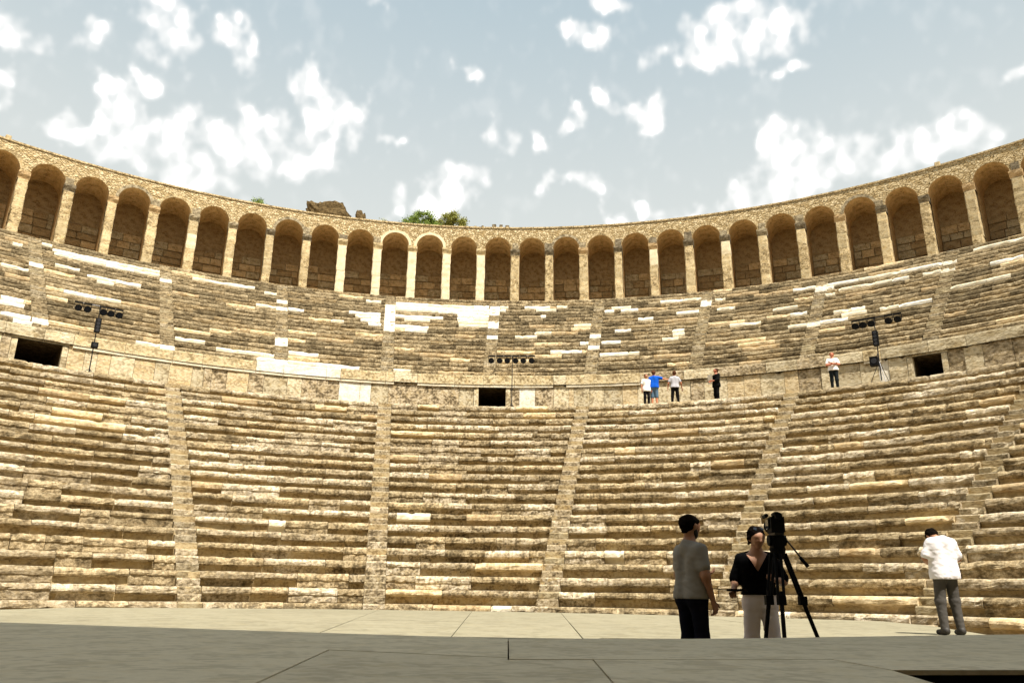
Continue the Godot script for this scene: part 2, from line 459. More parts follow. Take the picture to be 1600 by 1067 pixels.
func lay_row(node: Node3D, origin: Vector3, row: int, a0: float, a1: float, r: float, y0: float, y1: float, list: Array, meshes: Array, mats: Array, honey: float, lmin: float, lmax: float) -> void:
	var spans := []
	var cur := a0
	for w in whites(list, row, a0, a1, r):
		if w[0] > cur + 0.02: spans.append([cur, w[0], false])
		spans.append([w[0], w[1], true])
		cur = w[1]
	if cur < a1 - 0.02: spans.append([cur, a1, false])
	for s in spans:
		var length: float = deg_to_rad(s[1] - s[0]) * r
		var left := length
		var x := 0.0
		while left > 0.02:
			var l := rng.randf_range(lmin, lmax)
			if left - l < lmin * 0.6: l = left
			if l > lmax * 1.4: l = left * 0.5
			var mid: float = s[0] + rad_to_deg((x + l * 0.5) / r)
			var mi := rng.randi() % meshes.size()
			var mat: Material = mats[rng.randi() % mats.size()]
			var out := rng.randf_range(-0.025, 0.025)
			if meshes.size() == 18 and row < 9 and mid < 5.0 and rng.randf() < (0.32 if mid < -25.0 else 0.12):
				mi = 14 + rng.randi() % 4
				mat = M.seat[2 + rng.randi() % 4]   # rough full-height faces low on the left
			var sy := 1.0 + rng.randf_range(-0.03, 0.015)
			if s[2]:
				mat = M.white[rng.randi() % 2]
				mi = rng.randi() % 10
				out = 0.03
			elif rng.randf() < honey:
				mat = M.seat_honey[rng.randi() % 2]
				mi = rng.randi() % 6
			var at := pol(r - out, y0, mid) - origin
			part(node, "seat_block", meshes[mi], mat, at, Vector3(0, -deg_to_rad(mid) + rng.randf_range(-0.008, 0.008), rng.randf_range(-0.006, 0.006)), Vector3(max(l - 0.012, 0.05), (y1 - y0) / 0.45 * sy, 1.0))
			x += l
			left -= l

func lower_section(i: int, a0: float, a1: float, label: String) -> void:
	var origin := pol(14.4, 0.0, (a0 + a1) * 0.5)
	var node := thing("lower_seating_block", label, "seating", origin, 0.0, "lower tier seating between the stairways")
	var rows := range(-1, 21)
	part(node, "backing", core_mesh(a0 - 1.0, a1 + 1.0, rows, low_r, low_h, 0.15, origin, 28.6), M.core)
	for k in rows:
		var r := low_r(k)
		var hw := rad_to_deg(0.31 / r)
		lay_row(node, origin, k, a0 + hw, a1 - hw, r, low_h(k - 1) if k > -1 else -0.5, low_h(k), WHITE_LOW, SEATS, M.seat, 0.07, 0.75, 2.0)

func upper_section(i: int, a0: float, a1: float, label: String) -> void:
	var origin := pol(33.6, 12.0, (a0 + a1) * 0.5)
	var node := thing("upper_seating_block", label, "seating", origin, 0.0, "upper tier seating between the stairways")
	var rows := range(1, 22)
	part(node, "backing", core_mesh(a0 - 0.5, a1 + 0.5, rows, up_r, up_h, 0.14, origin, 45.2), M.core)
	for k in rows:
		var r := up_r(k)
		var hw := rad_to_deg(0.36 / r)
		lay_row(node, origin, k, a0 + hw, a1 - hw, r, up_h(k - 1), up_h(k), WHITE_UP, UPPER, M.up, 0.10, 0.9, 2.4)

func stairway(lower: bool, a: float, label: String) -> void:
	var origin := pol(14.4, 0.0, a) if lower else pol(33.6, 12.0, a)
	var node := thing("stairway", label, "stairs", origin, 0.0, "lower tier stairways" if lower else "upper tier stairways")
	var rows := range(-1, 21) if lower else range(1, 22)
	for k in rows:
		var r := low_r(k) if lower else up_r(k)
		var r2 := (low_r(k + 1) if lower else up_r(k + 1))
		var y0 := (low_h(k - 1) if k > -1 else -0.5) if lower else up_h(k - 1)
		var y1 := low_h(k) if lower else up_h(k)
		var white := not lower and whites(WHITE_UP, k, a - 0.42, a + 0.42, r).size() > 0
		var f := 0.45
		for s in 2:
			var mat: Material = M.stair[rng.randi() % 3]
			if rng.randf() < 0.6: mat = M.seat[1 + rng.randi() % 3] if lower else M.up[rng.randi() % 2]
			if white: mat = M.white[0]
			var rr := r - 0.16 + s * (r2 - r) * 0.5
			var at := pol(rr + rng.randf_range(-0.02, 0.02), y0 + (y1 - y0) * 0.5 * s, a) - origin
			part(node, "step", STEPS[rng.randi() % STEPS.size()], mat, at, Vector3(0, -deg_to_rad(a) + rng.randf_range(-0.02, 0.02), 0), Vector3(0.61 if lower else 0.70, (y1 - y0) * 0.5 / 0.45, 1.25))

func setup_seating() -> void:
	var low_labels := ["lower tier seating at the left frame edge, left of the leftmost stairway",
		"lower tier seating between the first and second stairways from the left",
		"lower tier seating in the middle, right below the central dark doorway",
		"lower tier seating below the group of people standing on the walkway",
		"lower tier seating behind the tripod and the man in white shirt",
		"narrow slice of lower tier seating at the right frame edge"]
	var ends := STAIRS.duplicate()
	ends.append(61.0)
	for i in 6: lower_section(i, ends[i], ends[i + 1], low_labels[i])
	var st_labels := {1: "leftmost lower tier stairway, a narrow strip of pale stone steps", 2: "second lower tier stairway from the left, below the white-stone upper stairway", 3: "third lower tier stairway from the left, just right of the central doorway", 4: "fourth lower tier stairway from the left, rising behind the tripod", 5: "lower tier stairway at the right frame edge, right of the man in white shirt"}
	for i in st_labels: stairway(true, STAIRS[i], st_labels[i])
	var up_labels := ["upper tier seating at the left frame edge, above the left dark doorway",
		"upper tier seating with long white rows, second block from the left edge",
		"upper tier seating behind and right of the left lamp stand",
		"mostly grey upper tier seating left of the white-stone stairway",
		"upper tier seating with the large white patch of replaced blocks",
		"upper tier seating straight above the central lamp stand",
		"upper tier seating above the man in the blue shirt",
		"upper tier seating right of the people on the walkway, above the wall",
		"upper tier seating above the right lamp stand with long white rows",
		"upper tier seating at the right frame edge, above the right dark doorway"]
	for i in 10: upper_section(i, UP_STAIRS[i], UP_STAIRS[i + 1], up_labels[i])
	var us := {1: "upper stairway nearest the left frame edge, grey worn steps", 2: "second upper stairway from the left, beige worn steps", 3: "third upper stairway from the left, with two white patches", 4: "upper stairway whose top half is bright white stone", 5: "upper stairway above the central dark doorway", 6: "upper stairway with white steps right of the central lamp stand", 7: "upper stairway above the people on the walkway, white at its top", 8: "upper stairway with a white top above the man with crossed arms", 9: "rightmost upper stairway, worn grey-beige steps"}
	for i in us: stairway(false, UP_STAIRS[i], us[i])
	# the tiers go on round to the stage building on both sides of the view
	for s in [[-97.0, -48.2, "left"], [61.0, 97.0, "right"]]:
		var o := pol(14.4, 0.0, (s[0] + s[1]) * 0.5)
		var n := thing("seating_return", "stone seating tiers returning towards the stage on the %s, beyond the frame" % s[2], "seating", o)
		part(n, "lower_tier", core_mesh(s[0], s[1], range(-1, 21), low_r, low_h, 0.0, o, 28.6), M.core)
		var u0: float = s[0] if s[0] < 0 else 48.7
		part(n, "upper_tier", core_mesh(u0, s[1], range(1, 22), up_r, up_h, 0.0, o, 45.2), M.core)
		var st := new_st()
		for i in 24:
			var a: float = u0 + (s[1] - u0) * i / 24.0
			var b: float = u0 + (s[1] - u0) * (i + 1) / 24.0
			quad(st, pol(33.2, 9.0, a) - o, pol(33.2, 9.0, b) - o, pol(33.2, 12.0, b) - o, pol(33.2, 12.0, a) - o)
			quad(st, pol(33.2, 12.0, a) - o, pol(33.2, 12.0, b) - o, pol(33.8, 12.0, b) - o, pol(33.8, 12.0, a) - o)
		part(n, "walkway_wall", done(st), M.core)

func ring(st: SurfaceTool, r0: float, r1: float, y: float, a0: float, a1: float, n: int, o := Vector3.ZERO) -> void:
	for i in n:
		var u := a0 + (a1 - a0) * i / n
		var v := a0 + (a1 - a0) * (i + 1) / n
		quad(st, pol(r0, y, u) - o, pol(r0, y, v) - o, pol(r1, y, v) - o, pol(r1, y, u) - o)

func setup_diazoma() -> void:
	var st := new_st()
	ring(st, 28.2, 33.6, 9.06, -97.0, 97.0, 97)
	var f := part(self, numbered("walkway"), done(st), M.earth)
	f.set_meta("kind", "structure")
	var o := pol(33.0, 9.06, 0.0)
	var w := thing("diazoma_wall", "retaining wall of upright stone slabs between the two seating tiers", "wall", o)
	var doors := [[-40.0, -36.8], [-0.64, 1.95], [37.7, 39.8]]
	var spans := [[-48.5, -40.45], [-36.35, -1.1], [2.4, 37.25], [40.25, 50.0]]
	for s in spans:
		var a: float = s[0]
		while a < s[1] - 0.05:
			var l := rng.randf_range(0.95, 2.1)
			if rng.randf() < 0.2: l *= 0.5
			var b := a + l
			for e in [-13.75, -10.8, 3.25, 4.75, 35.05, 35.85]:
				if a < e - 0.15 and b > e - 0.4: b = e
			if b > s[1] - 0.5: b = s[1]
			var m := (a + b) * 0.5
			var mat: Material = M.slab[[0, 0, 2, 3, 1, 3][rng.randi() % 6]]
			if (m > -13.75 and m < -10.8) or (m > 3.25 and m < 4.75) or (m > 35.05 and m < 35.85): mat = M.white[0]
			var len_ := deg_to_rad(b - a) * 33.0
			part(w, "slab", SLABS[rng.randi() % 8], mat, pol(33.0 + rng.randf_range(-0.03, 0.03), 9.06, m) - o, Vector3(0, -deg_to_rad(m), 0), Vector3(len_ - 0.015, 2.38 / 0.45, 1.0))
			a = b
	# cornice blocks along the top of the wall
	var c := -48.5
	while c < 50.0:
		var l2 := rng.randf_range(2.2, 4.6)
		var d := c + l2
		for e in [-36.1, -21.3, -13.7, -8.7, -6.5, 6.5, 7.7, 14.7, 26.0, 34.0, 35.4]:
			if c < e - 0.2 and d > e - 0.6: d = e
		var m2 := (c + d) * 0.5
		var clean := (m2 > -36.1 and m2 < -21.3) or (m2 > -6.5 and m2 < 6.5) or (m2 > 7.7 and m2 < 14.7) or (m2 > 34.0 and m2 < 35.4)
		var mat2: Material = M.cornice if clean else M.slab[[0, 2, 3][rng.randi() % 3]]
		if m2 > -21.3 and m2 < -8.7: mat2 = M.white[0] if m2 < -13.7 else M.cornice
		var ln := deg_to_rad(d - c) * 32.9
		part(w, "cornice_block", SLABS[rng.randi() % 8], mat2, pol(32.90, 11.445, m2) - o, Vector3(0, -deg_to_rad(m2), 0), Vector3(ln - 0.015, 0.525 / 0.45, 1.25))
		if clean or (m2 > -21.3 and m2 < -8.7):
			part(w, "moulding", SLABS[rng.randi() % 8], M.white[1], pol(32.93, 11.30, m2) - o, Vector3(0, -deg_to_rad(m2), 0), Vector3(ln - 0.02, 0.14 / 0.45, 0.3))
		c = d
	# three doorways of passages under the upper tier, their shade deepened by darkened stone colour
	for k in 3:
		var m3: float = (doors[k][0] + doors[k][1]) * 0.5
		var half: float = deg_to_rad(doors[k][1] - doors[k][0]) * 16.5
		var dn := Node3D.new()
		dn.name = "doorway"
		w.add_child(dn, true)
		dn.position = pol(33.0, 9.06, m3) - o
		dn.rotation.y = -deg_to_rad(m3)
		for sx in [-1, 1]:
			part(dn, "jamb", SLABS[sx + 3], M.slab[0], Vector3(sx * (half + 0.125), 0, 0.03), Vector3.ZERO, Vector3(0.24, 2.28 / 0.45, 1.5))
		part(dn, "lintel", SLABS[6], M.slab[2], Vector3(0, 2.285, 0.02), Vector3.ZERO, Vector3(half * 2.0 + 0.55, 0.22, 1.5))
		var ps := new_st()
		var zb := -7.0
		quad(ps, Vector3(-half, 0, -0.3), Vector3(-half, 2.3, -0.3), Vector3(-half, 2.3, zb), Vector3(-half, 0, zb))
		quad(ps, Vector3(half, 0, -0.3), Vector3(half, 2.3, -0.3), Vector3(half, 2.3, zb), Vector3(half, 0, zb))
		quad(ps, Vector3(-half, 2.3, -0.3), Vector3(half, 2.3, -0.3), Vector3(half, 2.3, zb), Vector3(-half, 2.3, zb))
		quad(ps, Vector3(-half, 0, zb), Vector3(half, 0, zb), Vector3(half, 2.3, zb), Vector3(-half, 2.3, zb))
		quad(ps, Vector3(-half, 0.01, 0), Vector3(half, 0.01, 0), Vector3(half, 0.01, zb), Vector3(-half, 0.01, zb))
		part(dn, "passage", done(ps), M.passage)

func pier_stone(v: int, w: float, d: float) -> ArrayMesh:
	# unit-high pier block with worn corners
	var st := new_st()
	var c := 0.045
	var plan := [Vector2(-w, c), Vector2(-w + c, 0), Vector2(w - c, 0), Vector2(w, c), Vector2(w, d), Vector2(-w, d)]
	var lv := 4
	var P := []
	for i in lv + 1:
		var line := []
		for j in 6:
			var p: Vector2 = plan[j]
			var n := wob.get_noise_3d(v * 77.0 + j * 40.0, i * 60.0, 3.0) * 0.03
			var n2 := wob.get_noise_3d(v * 77.0 + j * 40.0, i * 60.0, 90.0) * 0.03
			var inset := 0.012 if (i == 0 or i == lv) else 0.0
			line.append(Vector3(p.x * (1.0 - inset * 2.0) + n, float(i) / lv, -p.y - inset + n2))
		P.append(line)
	for i in lv:
		for j in 6:
			var k := (j + 1) % 6
			quad(st, P[i][j], P[i + 1][j], P[i + 1][k], P[i][k])
	for e in [0, lv]:
		for j in range(1, 5):
			st.add_vertex(P[e][0]); st.add_vertex(P[e][j]); st.add_vertex(P[e][j + 1])
	return done(st)

func setup_arcade() -> void:
	var R := 45.0
	var Y := 20.81
	var o := pol(R, Y, 0.0)
	var node := thing("arcade", "long curved gallery of round arches on square stone piers above the seating", "arcade", o)
	var c0 := -40.037
	var dc := 3.231
	var hs := R * tan(deg_to_rad(dc * 0.5)) + 0.004
	var rad := 0.985
	var spr := 4.18
	var top := 5.9
	var depth := 2.8
	var wide := (R + depth) / R
	# shared meshes of one bay
	var n := 16
	var sp := new_st()
	for i in n:
		var t0 := PI - PI * i / n
		var t1 := PI - PI * (i + 1) / n
		quad(sp, Vector3(cos(t0) * rad, spr + sin(t0) * rad, 0), Vector3(cos(t0) * rad, top, 0), Vector3(cos(t1) * rad, top, 0), Vector3(cos(t1) * rad, spr + sin(t1) * rad, 0))
	for s in [-1.0, 1.0]:
		quad(sp, Vector3(s * rad, spr, 0), Vector3(s * rad, top, 0), Vector3(s * hs, top, 0), Vector3(s * hs, spr, 0))
	var spandrel := done(sp)
	var va := new_st(false)
	for i in n:
		var t0 := PI - PI * i / n
		var t1 := PI - PI * (i + 1) / n
		for z in 4:
			var z0 := -depth * z / 4.0
			var z1 := -depth * (z + 1) / 4.0
			var w0 := 1.0 - z0 / R
			var w1 := 1.0 - z1 / R
			quad(va, Vector3(cos(t0) * rad * w0, spr + sin(t0) * rad, z0), Vector3(cos(t1) * rad * w0, spr + sin(t1) * rad, z0), Vector3(cos(t1) * rad * w1, spr + sin(t1) * rad, z1), Vector3(cos(t0) * rad * w1, spr + sin(t0) * rad, z1))
	va.index()
	var vault := done(va)
	var sw := new_st()
	quad(sw, Vector3(rad, 0, -0.7), Vector3(rad, spr, -0.7), Vector3(rad * wide, spr, -depth), Vector3(rad * wide, 0, -depth))
	quad(sw, Vector3(rad, spr, -0.7), Vector3(rad, spr, 0.0), Vector3(rad + 0.06, spr, 0.0), Vector3(rad + 0.06, spr, -0.7))
	var side := done(sw)
	var bw := new_st()
	var W := rad * wide
	quad(bw, Vector3(-W, 0, 0), Vector3(W, 0, 0), Vector3(W, spr, 0), Vector3(-W, spr, 0))
	for i in n:
		var t0 := PI * i / n
		var t1 := PI * (i + 1) / n
		bw.add_vertex(Vector3(0, spr, 0)); bw.add_vertex(Vector3(cos(t1) * W, spr + sin(t1) * W, 0)); bw.add_vertex(Vector3(cos(t0) * W, spr + sin(t0) * W, 0))
	var back := done(bw)
	var rg := new_st()
	for i in n:
		var t0 := PI - PI * i / n
		var t1 := PI - PI * (i + 1) / n
		var a0 := Vector3(cos(t0), sin(t0), 0)
		var a1 := Vector3(cos(t1), sin(t1), 0)
		var c := Vector3(0, spr, 0)
		var q := Vector3(0, 0, 0.035)
		quad(rg, c + a0 * rad + q, c + a0 * (rad + 0.2) + q, c + a1 * (rad + 0.2) + q, c + a1 * rad + q)
		quad(rg, c + a0 * (rad + 0.2) + q, c + a0 * (rad + 0.2), c + a1 * (rad + 0.2), c + a1 * (rad + 0.2) + q)
		quad(rg, c + a0 * rad + q, c + a0 * rad, c + a1 * rad, c + a1 * rad + q)
	var ringm := done(rg)
	var cop := new_st()
	box(cop, Vector3(-hs, top, -0.9), Vector3(hs, top + 0.11, 0.05))
	var coping := done(cop)
	var pstones := []
	for v in 8: pstones.append(pier_stone(v, 0.295, 0.74))
	var caps := []
	for v in 5:
		caps.append(stone_profile([[-0.08, 0.0], [-0.05, 0.1], [0.03, 0.25], [0.05, 0.35], [0.05, 0.45], [-0.7, 0.45]], 4, 0.05, 500 + v, 2, 0.7))
	for i in range(-2, 29):
		var ang := c0 + dc * (i + 0.5)
		var rot := Vector3(0, -deg_to_rad(ang), 0)
		var at := pol(R, Y, ang) - o
		if i < 28:
			part(node, "spandrel", spandrel, M.rubble, at, rot)
			part(node, "vault", vault, M.vault, at, rot)
			part(node, "side_wall", side, M.vault, at, rot)
			part(node, "side_wall", side, M.vault, at, rot, Vector3(-1, 1, 1))
			var am: Material = M.pier_pale if (i == 9 or i == 10) else [M.rubble, M.pier[1], M.capital[0], M.rubble][(i * 7 + 20) % 4]
			if i == 9 or i == 10 or rng.randf() < 0.6: part(node, "arch_ring", ringm, am, at, rot)
			part(node, "coping", coping, M.pier[1], at, rot)
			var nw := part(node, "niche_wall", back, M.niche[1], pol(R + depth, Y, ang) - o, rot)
			# the courses of large blocks that can be told apart low on the back wall
			var y := 0.75
			for row in 4:
				var hgt := rng.randf_range(0.46, 0.60)
				var x := -W + 0.02
				var first := row % 2 == 0
				while x < W - 0.05:
					var l := rng.randf_range(0.7, 1.15) if not first else rng.randf_range(0.45, 1.0)
					first = false
					if x + l > W - 0.3: l = W - 0.02 - x
					part(nw, "stone", SLABS[rng.randi() % 8], M.niche[rng.randi() % 3], Vector3(x + l * 0.5, y, 0.12 + rng.randf_range(-0.03, 0.04)), Vector3.ZERO, Vector3(l - 0.05, (hgt - 0.05) / 0.45, 0.35))
					x += l
				y += hgt
		# the pier at the left of this bay
		var pa := c0 + dc * i
		var pn := Node3D.new()
		pn.name = "pier"
		node.add_child(pn, true)
		pn.position = pol(R, Y, pa) - o
		pn.rotation.y = -deg_to_rad(pa)
		var pale := i >= 8 and i <= 12
		var py := -0.25
		var wn := rng.randf_range(0.92, 1.08)
		for b in 4:
			var ph := (3.7 + 0.25) / 4.0 + (rng.randf_range(-0.12, 0.12) if b < 3 else 0.0)
			if b == 3: ph = 3.7 - py
			var pm: Material = M.pier_pale if (pale or rng.randf() < 0.06) else M.pier[rng.randi() % 3]
			part(pn, "stone", pstones[rng.randi() % 8], pm, Vector3(rng.randf_range(-0.015, 0.015), py, 0.05), Vector3.ZERO, Vector3(wn, ph - 0.008, 1.0))
			py += ph
		part(pn, "capital", caps[rng.randi() % 5], M.capital[rng.randi() % 3] if not pale else M.pier[0], Vector3(0, 3.7, 0.04), Vector3.ZERO, Vector3(0.66 * wn, 0.48 / 0.45, 1.0))
		if rng.randf() < 0.75:
			part(pn, "springer", SLABS[rng.randi() % 8], M.capital[rng.randi() % 2], Vector3(rng.randf_range(-0.08, 0.08), 4.18, 0.05), Vector3.ZERO, Vector3(rng.randf_range(0.4, 0.58), rng.randf_range(0.8, 1.4), 0.5))
	var fl := new_st()
	ring(fl, 45.0, 48.2, Y - 0.055, -50.0, 54.0, 52, o)
	part(node, "gallery_floor", done(fl), M.stair[0])
	var rf := new_st()
	ring(rf, 45.4, 49.2, Y + top - 0.12, -48.0, 52.0, 50, o)
	for i in 50:
		var u := -48.0 + 2.0 * i
		quad(rf, pol(49.2, -0.5, u) - o, pol(49.2, -0.5, u + 2) - o, pol(49.2, Y + top - 0.12, u + 2) - o, pol(49.2, Y + top - 0.12, u) - o)
	part(node, "roof", done(rf), M.rubble)

# ---------------------------------------------------------------- ground, stage, stage building
func xz(a: Array) -> PackedVector2Array:
	var p := PackedVector2Array()
	for i in range(0, a.size(), 2): p.append(Vector2(a[i], a[i + 1]))
	return p

func clip(a: PackedVector2Array, b: PackedVector2Array) -> PackedVector2Array:
	var best := PackedVector2Array()
	var area := 0.0
	for c in Geometry2D.intersect_polygons(a, b):
		var s := 0.0
		for i in c.size(): s += c[i].cross(c[(i + 1) % c.size()])
		if abs(s) > area:
			area = abs(s)
			best = c
	return best

func shrink(p: PackedVector2Array, d: float) -> PackedVector2Array:
	var r := Geometry2D.offset_polygon(p, -d, Geometry2D.JOIN_MITER)
	return r[0] if r.size() > 0 else p

func setup_ground() -> void:
	var g := new_st()
	for i in 40:
		for j in 40:
			var x := -400.0 + i * 20.0
			var z := -400.0 + j * 20.0
			quad(g, Vector3(x, -0.47, z), Vector3(x + 20, -0.47, z), Vector3(x + 20, -0.47, z + 20), Vector3(x, -0.47, z + 20))
	var gr := part(self, "ground", done(g), M.earth)
	gr.set_meta("kind", "structure")
	# pale platform laid over the orchestra
	var circle := PackedVector2Array()
	for i in 96: circle.append(Vector2(cos(TAU * i / 96.0), sin(TAU * i / 96.0)) * 14.12)
	var whole := clip(xz([-9.1, 1.5, -9.1, -16, 10.9, -16, 10.05, -9.7, 9.7, -7.0, 8.35, -2.6, 8.0, -0.05, 2.5, -0.05, 2.2, 0.9, -4.0, 0.9, -9.1, -0.4]), circle)
	var fo := Vector3(0.5, -0.47, -5.0)
	var pf := thing("orchestra_platform", "pale painted panel floor in the sun in front of the lowest seats", "platform", fo)
	var cuts := [[-12.0, -12.0], [-5.2, -4.6], [-2.2, -0.68], [0.42, 0.81], [2.92, 2.25], [6.4, 5.6], [14.0, 14.0]]
	var zc := [-16.0, -9.2, -4.4, 2.0]
	for i in 6:
		for j in 3:
			var xl := func(k: int, z: float) -> float: return lerp(float(cuts[k][0]), float(cuts[k][1]), (z + 14.3) / 14.6)
			var shift: float = [0.0, 0.9, -0.5, 0.4, -0.8, 0.3][i]
			var za: float = zc[j] + (shift if j > 0 else 0.0)
			var zb: float = zc[j + 1] + (shift if j < 2 else 0.0)
			var quadp := PackedVector2Array([Vector2(xl.call(i, za), za), Vector2(xl.call(i + 1, za), za), Vector2(xl.call(i + 1, zb), zb), Vector2(xl.call(i, zb), zb)])
			var c := clip(quadp, whole)
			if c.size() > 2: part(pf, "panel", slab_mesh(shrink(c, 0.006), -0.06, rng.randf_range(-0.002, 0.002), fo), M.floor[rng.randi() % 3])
	part(pf, "frame", slab_mesh(shrink(whole, 0.05), -0.47, -0.065, fo), M.dark_grey)
	# stage nearest to the viewer, its paint lightened to offset the shade
	var so := Vector3(1.4, -0.47, 7.0)
	var sg := thing("stage", "grey painted stage of large panels in the shade along the bottom", "stage", so)
	var P := [
		[1.43, 3.27, 1.43, 5.13, -9.0, 1.1, -9.0, 0.0],
		[1.43, 3.27, 2.82, 2.84, 3.49, 2.54, 5.65, 1.32, 11.0, -1.3, 11.0, 1.8, 4.97, 3.67, 2.48, 4.45, 1.43, 4.78],
		[1.43, 4.78, 2.48, 4.45, 4.97, 3.67, 11.0, 1.8, 11.0, 3.2, 3.18, 4.9, 1.86, 5.17, 1.43, 5.25],
		[-9.0, 1.1, 0.43, 4.755, 0.55, 6.46, 0.75, 10.7, -9.0, 10.7],
		[0.43, 4.755, 1.43, 5.13, 1.43, 5.25, 1.86, 5.17, 1.82, 6.3, 1.7, 10.7, 0.75, 10.7, 0.55, 6.46],
		[1.86, 5.17, 3.18, 4.9, 3.21, 5.55, 3.11, 6.13, 2.7, 10.7, 1.7, 10.7, 1.82, 6.3],
		[3.18, 4.9, 11.0, 3.2, 11.0, 4.15, 3.21, 5.55],
		[3.04, 6.9, 11.0, 6.4, 11.0, 10.7, 2.7, 10.7],
	]
	for i in P.size():
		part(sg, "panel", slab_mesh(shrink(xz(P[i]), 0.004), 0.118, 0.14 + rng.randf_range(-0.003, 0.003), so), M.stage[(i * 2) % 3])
	var edge := [-9.0, 0.05, 1.42, 3.33, 2.82, 2.9, 3.49, 2.6, 5.65, 1.38, 11.0, -1.24]
	var sk := new_st()
	for i in range(0, edge.size() - 2, 2):
		quad(sk, Vector3(edge[i], -0.47, edge[i + 1]) - so, Vector3(edge[i + 2], -0.47, edge[i + 3]) - so, Vector3(edge[i + 2], 0.116, edge[i + 3]) - so, Vector3(edge[i], 0.116, edge[i + 1]) - so)
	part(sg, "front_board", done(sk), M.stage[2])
	# the open trap at the right: sides coloured black to stand for its deep shade
	var tp := new_st()
	var tr := [3.19, 5.53, 11.0, 4.13, 11.0, 6.5, 3.0, 7.0]
	for i in 4:
		var a := Vector3(tr[i * 2], 0.0, tr[i * 2 + 1]) - so
		var b := Vector3(tr[(i * 2 + 2) % 8], 0, tr[(i * 2 + 3) % 8]) - so
		quad(tp, a + Vector3(0, -0.46, 0), b + Vector3(0, -0.46, 0), b + Vector3(0, 0.117, 0), a + Vector3(0, 0.117, 0))
	quad(tp, Vector3(3.19, -0.46, 5.53) - so, Vector3(11, -0.46, 4.13) - so, Vector3(11, -0.46, 6.5) - so, Vector3(3.0, -0.46, 7.0) - so)
	part(sg, "trap_shade_lining", done(tp), M.trap_shade)
	# the tall stage building behind the viewer, whose shade falls on the stage
	var bo := Vector3(0, -0.47, 10.85)
	var sb := thing("stage_building", "tall stone stage building behind the viewer, shading the stage", "building", bo)
	var wl := new_st()
	var xs := [-42.0, -24.5, -22.5, -13.0, -11.0, 0.0, 2.9, 13.0, 15.0, 24.5, 26.5, 42.0]
	for i in xs.size() - 1:
		var y0 := 4.6 if i % 2 == 1 else 0.0
		box(wl, Vector3(xs[i], y0, 0.0), Vector3(xs[i + 1], 24.7, 2.2))
	part(sb, "wall", done(wl), M.core)
	for i in range(1, xs.size() - 1, 2):
		part(sb, "door", box_mesh(Vector3(xs[i] + 0.01, 0.0, 1.0), Vector3(xs[i + 1] - 0.01, 4.59, 1.15)), M.twig)
	for y in [6.2, 12.6, 18.8]:
		part(sb, "cornice", box_mesh(Vector3(-42.0, y, -0.3), Vector3(42.0, y + 0.5, -0.003)), M.cornice)
	for k in 14:
		for y in [8.2, 14.6, 20.4]:
			part(sb, "window", box_mesh(Vector3(-39.0 + k * 6.0 - 0.7, y, -0.05), Vector3(-39.0 + k * 6.0 + 0.7, y + 2.6, -0.002)), M.dark_grey)

# ---------------------------------------------------------------- figures: smooth-joined tapered capsules meshed as surface nets
func sdf_eval(p: Vector3, A: Array, idx: PackedInt32Array, k: float) -> float:
	var d := 1e9
	for i in idx:
		var c: Array = A[i]
		var a: Vector3 = c[0]
		var ba: Vector3 = c[4]
		var pa := p - a
		var h: float = clamp(pa.dot(ba) * c[5], 0.0, 1.0)
		var di: float = (pa - ba * h).length() - (c[2] + (c[3] - c[2]) * h)
		var s: float = max(k - abs(d - di), 0.0)
		d = min(d, di) - s * s / (4.0 * k)
	return d

